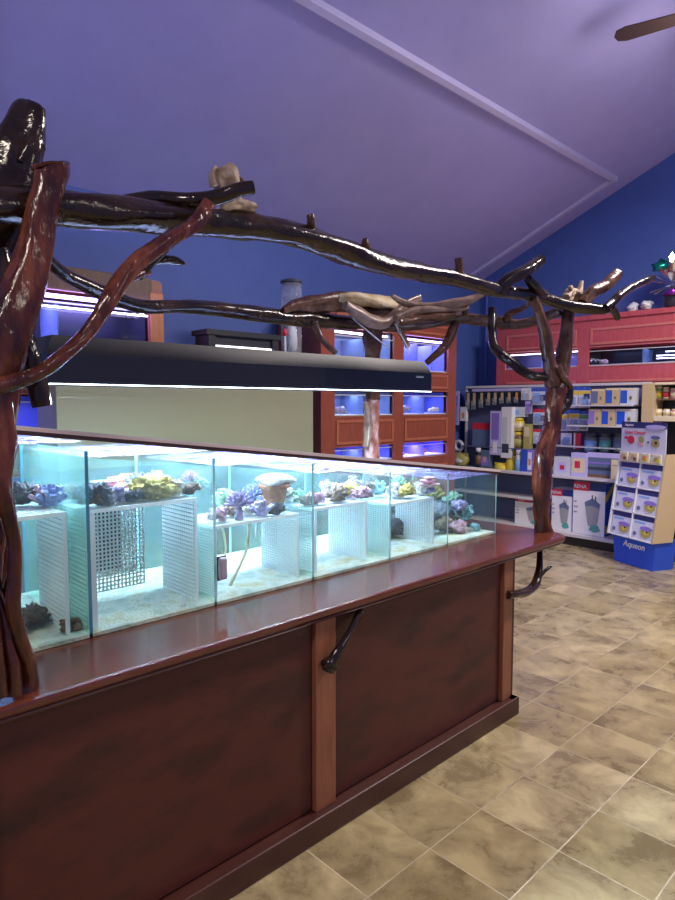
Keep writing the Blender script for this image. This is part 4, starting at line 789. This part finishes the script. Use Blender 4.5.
lb = [((591, 389, 604.5, 405.5), 'blue and cream cartridge pack, leftmost in the upper tray'), ((605, 388, 619, 405.5), 'blue and cream cartridge pack, middle of the upper tray'), ((619.5, 388, 635, 405.5), 'blue and grey cartridge pack, rightmost in the upper tray beside the plywood'),
      ((588, 409, 600.5, 428.5), 'violet and cream cartridge pack, leftmost in the lower tray'), ((601, 409, 615, 428.5), 'bright blue and cream cartridge pack, middle of the lower tray'), ((615.5, 409, 634, 428.5), 'bright blue and white cartridge pack, rightmost in the lower tray')]
for k, (px, s_) in enumerate(lb):
    bc = ['steel', 'blue', 'blue', 'purple', 'royal', 'royal'][k]
    o_, w, h = product('box', 'cartridge_pack', s_, 'package', px, 6.80, .1, [(.04, .1, .48, .86, bc), (.05, .88, .95, .97, 'cream'), (.62, .3, .80, .55, 'olive'), (.66, .36, .76, .48, 'charcoal')], 'silver' if k in (2, 5) else 'tan', 'cartridge packs in the trays', zfix=1.586 if k < 3 else 1.361)
    if k == 4 or k == 1: pass
product('box', 'red_booklet', 'dark red booklet with white spine left of the dark jars', 'book', (573.5, 433, 580.5, 449), 6.97, .03, [(0, 0, .22, 1, 'white')], 'red')
for k, (a, s_) in enumerate(((582, 'dark jar with blue label, leftmost of the row of jars'), (596.5, 'dark jar, second from left in the row of jars'), (610.5, 'dark jar, third from left in the row of jars'), (624, 'dark jar at the right end of the row beside the plywood'))):
    product('jar', 'dark_jar', s_, 'jar', (a, 433, a + 12.5, 452), 6.9, .1, ['sky' if k == 0 else 'steel' if k == 2 else 'teal'], 'jar', 'dark jars in a row', 'charcoal')
MB().box(1.27, -.20, 1.105, 2.28, -.002, 1.12, 'shelf_metal').build('tray', go)
MB().box(0.05, -.20, 1.045, 1.18, -.002, 1.055, 'peg').build('tray', go)
product('box', 'filter_box', 'small pale box with round picture beside the right post', 'box', (553, 457, 570, 476), 6.84, .2, [(.3, .2, .75, .7, 'lilac'), (.4, .3, .65, .55, 'red')], 'silver', 'lilac boxes on the middle shelf', zfix=ZS)
product('box', 'filter_box', 'lilac box with cream panel and round picture', 'box', (570.5, 453, 586, 477), 6.84, .2, [(.1, .15, .9, .78, 'cream'), (.25, .35, .6, .65, 'red')], 'lilac', 'lilac boxes on the middle shelf', zfix=ZS)
product('box', 'fixture_box', 'long steel blue fixture box on the middle shelf right of the post', 'box', (587, 453, 625, 480), 6.88, .2, [(0, .8, 1, 1, 'lilac'), (0, .3, .7, .42, 'charcoal'), (0, .55, .8, .62, 'purple'), (0, .0, .6, .12, 'brown')], 'steel', zfix=ZS)
product('box', 'cream_card', 'cream upright card box in front of the long fixture box', 'box', (610.5, 460, 619.5, 479), 6.82, .03, [(.2, .7, .8, .75, 'olive')], 'cream', zfix=ZS)
# canister filter cartons
def filter_carton(px, X, depth, lab):
    o, w, h = product('box', 'filter_carton', lab, 'box', px, X, depth, [(0, .84, 1, 1, 'navy'), (.02, .83, .52, .99, 'red'), (.04, .60, .12, .63, 'grey'), (.04, .50, .16, .53, 'grey'), (.04, .40, .14, .43, 'grey')], 'white', 'canister filter cartons on the bottom deck', side='royal', zfix=ZD)
    q = MB(); q.prism([(-w * .12, h * .62), (w * .12, h * .70), (w * .36, h * .60), (w * .28, h * .22), (w * .22, h * .14), (-.0, h * .18), (-w * .04, h * .28)], 'y', -.004, -.001, 'grey')
    q.prism([(-w * .12, h * .62), (w * .12, h * .70), (w * .36, h * .60), (w * .32, h * .52), (w * .10, h * .56), (-w * .09, h * .54)], 'y', -.006, -.004, 'steel')
    q.box(w * .10, -.008, h * .66, w * .13, -.004, h * .76, 'charcoal').box(w * .20, -.008, h * .64, w * .23, -.004, h * .74, 'charcoal').prism([(w * .02, h * .1), (w * .2, h * .06), (w * .38, h * .1), (w * .3, h * .2), (w * .1, h * .2)], 'y', -.006, -.004, 'teal')
    q.build('printed_picture', o)
    q = MB(); q.box(w / 2 + .001, depth * .1, h * .05, w / 2 + .0025, depth * .9, h * .2, 'yellow'); q.build('side_print', o); q = MB().prism([(depth * .05, h * .62), (depth * .85, h * .86), (depth * .85, h * .98), (depth * .05, h * .76)], 'x', w / 2 + .001, w / 2 + .0025, 'yellow'); q.build('side_print', o)
    text('RENA', 'lettering', o, (-w * .28, -.0045, h * .905), h * .10, 'white', ext=.0006)
    return o
filter_carton((514.5, 498, 545, 528), 6.86, .22, 'white canister filter carton, shorter one left of the right post')
filter_carton((551, 489, 571.5, 532), 6.85, .22, 'white canister filter carton just right of the right post')
filter_carton((572, 482, 604, 538), 6.83, .24, 'large white canister filter carton with red name and blue yellow side')
# goods in plywood unit
lb = [((647, 390, 652, 404), 'charcoal', 'dark narrow can at the left of the upper plywood shelf'), ((654, 386, 661, 400), 'green', 'yellow green can on the upper plywood shelf'), ((661.5, 387, 668, 402), 'cream', 'cream and red can on the upper plywood shelf'), ((668.5, 388, 676, 403), 'pink', 'pinkish can by the picture edge on the upper plywood shelf'),
      ((652, 409, 661, 419), 'cream', 'cream tub at the left of the lower plywood shelf'), ((661.5, 409, 669, 419), 'silver', 'greyish tub in the middle of the lower plywood shelf'), ((669.5, 409, 678, 419), 'pink', 'pinkish tub by the picture edge on the lower plywood shelf')]
for k, (px, mt_, s_) in enumerate(lb):
    product('jar', 'food_can', s_, 'can', px, 6.9, .1, [['lilac', 'yellow', 'red', 'cream', 'tan', 'tan', 'cream'][k]], mt_, 'cans in the plywood unit', 'cream', zfix=1.651 if k < 4 else 1.476)
# ------------------------------------------------------------------ cardboard display
F0 = Vector((6.478, 2.668, 0)); RZ = math.atan2(-.914, -.407)
dp = thing('cardboard_display', 'cardboard floor display with blue base and white pocketed tower', 'display stand', F0, RZ)
dbase = MB().prism([(.02, .0), (.50, 0), (.535, .30), (-.01, .30)], 'y', .0, .26, 'royal').build('base', dp)
text('Aqueon', 'lettering', dbase, (.27, -.004, .205), .085, 'white', shear=.2, ext=.002)
# slanted tray frame: front leans back with height
def sl(z): return -.06 + (z - .28) * .16
mb = MB(); z0, z1 = .28, 1.04
def slab(x0, x1, za, zb_, d0, d1, mat):
    vs = [(x0, sl(za) + d0, za), (x1, sl(za) + d0, za), (x1, sl(za) + d1, za), (x0, sl(za) + d1, za), (x0, sl(zb_) + d0, zb_), (x1, sl(zb_) + d0, zb_), (x1, sl(zb_) + d1, zb_), (x0, sl(zb_) + d1, zb_)]
    mb.add(vs, [(0, 3, 2, 1), (4, 5, 6, 7), (0, 1, 5, 4), (1, 2, 6, 5), (2, 3, 7, 6), (3, 0, 4, 7)], mat)
slab(-.03, -.012, z0, 1.12, 0, .25, 'white'); slab(.532, .55, z0, 1.12, 0, .25, 'tan'); slab(.253, .265, z0, z1, 0, .24, 'white'); slab(-.012, .532, z0, z1, .24, .25, 'navy')
for k in range(4): slab(-.012, .532, z0 + k * .245, z0 + k * .245 + .014, 0, .24, 'white')
mb.build('tower', dp)
mb = MB().box(-.01, .07, 1.12, .54, .078, 1.40, 'paper').box(-.01, .068, 1.36, .54, .0795, 1.42, 'navy')
mb.box(-.012, .0665, 1.03, .53, .09, 1.12, 'paper'); hcard = mb.build('header_card', dp)
text('Quiet Cleaner', 'lettering', hcard, (.17, .065, 1.315), .046, 'red', ext=.001); text('Aqueon', 'lettering', hcard, (.09, .0665, 1.388), .034, 'white', ext=.001)
mb = MB()
def disc(x, z, rx, rz_, mat, y=.064): mb.prism([(x + rx * math.cos(k * PI / 8), z + rz_ * math.sin(k * PI / 8)) for k in range(16)], 'y', y, y + .004, mat)
disc(.12, 1.24, .045, .04, 'red'); disc(.06, 1.26, .03, .012, 'red'); disc(.25, 1.25, .035, .035, 'olive'); disc(.25, 1.20, .03, .02, 'pink'); disc(.42, 1.22, .052, .04, 'olive'); disc(.42, 1.275, .055, .018, 'steel'); disc(.43, 1.225, .015, .015, 'black', .062); disc(.335, 1.225, .012, .012, 'steel'); disc(.42, 1.375, .12, .022, 'lilac', .060)
mb.build('printed_picture', hcard)
Md = Matrix.Translation(F0) @ Matrix.Rotation(RZ, 4, 'Z')
pos = [('left', .002, .250), ('right', .268, .528)]
rows = ['bottom', 'middle', 'top']
for r_ in range(3):
    for side_, x0, x1 in pos:
        za = z0 + r_ * .245 + .016; w = x1 - x0 - .006; h = .222; lean = math.atan(.16)
        o = MB().bbox(-w / 2, 0, 0, w / 2, .20, h, 'paper', .003).box(-w / 2, -.0015, h * .80, w / 2, .002, h, 'navy').box(-w * .42, -.002, h * .66, w * .1, .002, h * .74, 'sky').build('filter_box')
        p = Md @ Vector(((x0 + x1) / 2, sl(za) + .012, za + .001)); o.matrix_world = Matrix.Translation(p) @ Matrix.Rotation(RZ, 4, 'Z') @ Matrix.Rotation(-lean, 4, 'X')
        tag(o, f'white and navy boxed filter in the {rows[r_]} row of the display, {side_} pocket', 'box', 'boxed filters in the cardboard display')
        mb = MB(); disc(w * .18, h * .30, w * .25, h * .22, 'olive', -.006); disc(w * .18, h * .48, w * .29, h * .10, 'purple', -.009); disc(w * .20, h * .30, w * .10, h * .10, 'yellow', -.009); disc(w * .25, h * .34, w * .04, h * .04, 'black', -.011); disc(-w * .34, h * .2, w * .08, h * .09, 'steel', -.006); mb.build('printed_picture', o)
for k, (x, s_, m1) in enumerate(((.06, 'leftmost goods card on the ledge of the display', 'tan'), (.19, 'second goods card on the ledge of the display', 'tan'), (.33, 'goods card with orange spot on the ledge of the display', 'orange'), (.47, 'rightmost goods card on the ledge of the display', 'olive'))):
    o = MB().bbox(-.05, 0, 0, .05, .02, .085, 'cream', .003).box(-.03, -.002, .02, .02, .002, .06, m1).box(0, -.003, .01, .035, .002, .04, 'brown' if k < 2 else 'yellow').build('goods_card')
    o.matrix_world = Matrix.Translation(Md @ Vector((x, .035, 1.0305))) @ Matrix.Rotation(RZ, 4, 'Z'); tag(o, s_, 'card', 'goods cards on the display ledge')
# ------------------------------------------------------------------ ceiling fan (partly in view)
hub = Vector((5.05, 1.38, 4.30)); fn = thing('ceiling_fan', 'brown bladed ceiling fan with lit glass shades at the upper right', 'ceiling fan', hub)
MB().tube([(0, 0, .1), (0, 0, cz(1.38) - hub.z)], .015, 'fan_metal').build('downrod', fn)
MB().lathe([(.03, .12), (.10, .10), (.12, .04), (.10, -.04), (.05, -.07)], 'fan_metal', n=20).build('motor', fn)
base = math.atan2(.86, -.22)
for k in range(5):
    a = base + k * 2 * PI / 5; ca, sa = math.cos(a), math.sin(a); mb = MB(); pr = [(.10, .03), (.2, .05), (.68, .07), (.74, .05), (.76, 0), (.74, -.05), (.68, -.07), (.2, -.05), (.10, -.03)]
    def T(p, z): return (p[0] * ca - p[1] * sa, p[0] * sa + p[1] * ca, z + p[1] * .18)
    n_ = len(pr); mb.add([T(p, .0) for p in pr] + [T(p, .01) for p in pr], [list(range(n_))[::-1], list(range(n_, 2 * n_))] + [(i, (i + 1) % n_, (i + 1) % n_ + n_, i + n_) for i in range(n_)], 'fan_blade'); mb.build('blade', fn)
for k in range(3):
    a = k * 2 * PI / 3 + 1.9; MB().lathe([(.02, 0), (.05, -.04), (.06, -.10), (.05, -.12)], 'lamp_glass', (.11 * math.cos(a), .11 * math.sin(a), -.06), 14).build('lamp_shade', fn)
pl = bpy.data.lights.new('fan_light', 'POINT'); pl.energy = 26; pl.color = (1, .9, .84); pl.shadow_soft_size = .3; po = bpy.data.objects.new('fan_light', pl); po.location = hub + Vector((-.1, .0, -.25)); C.objects.link(po)
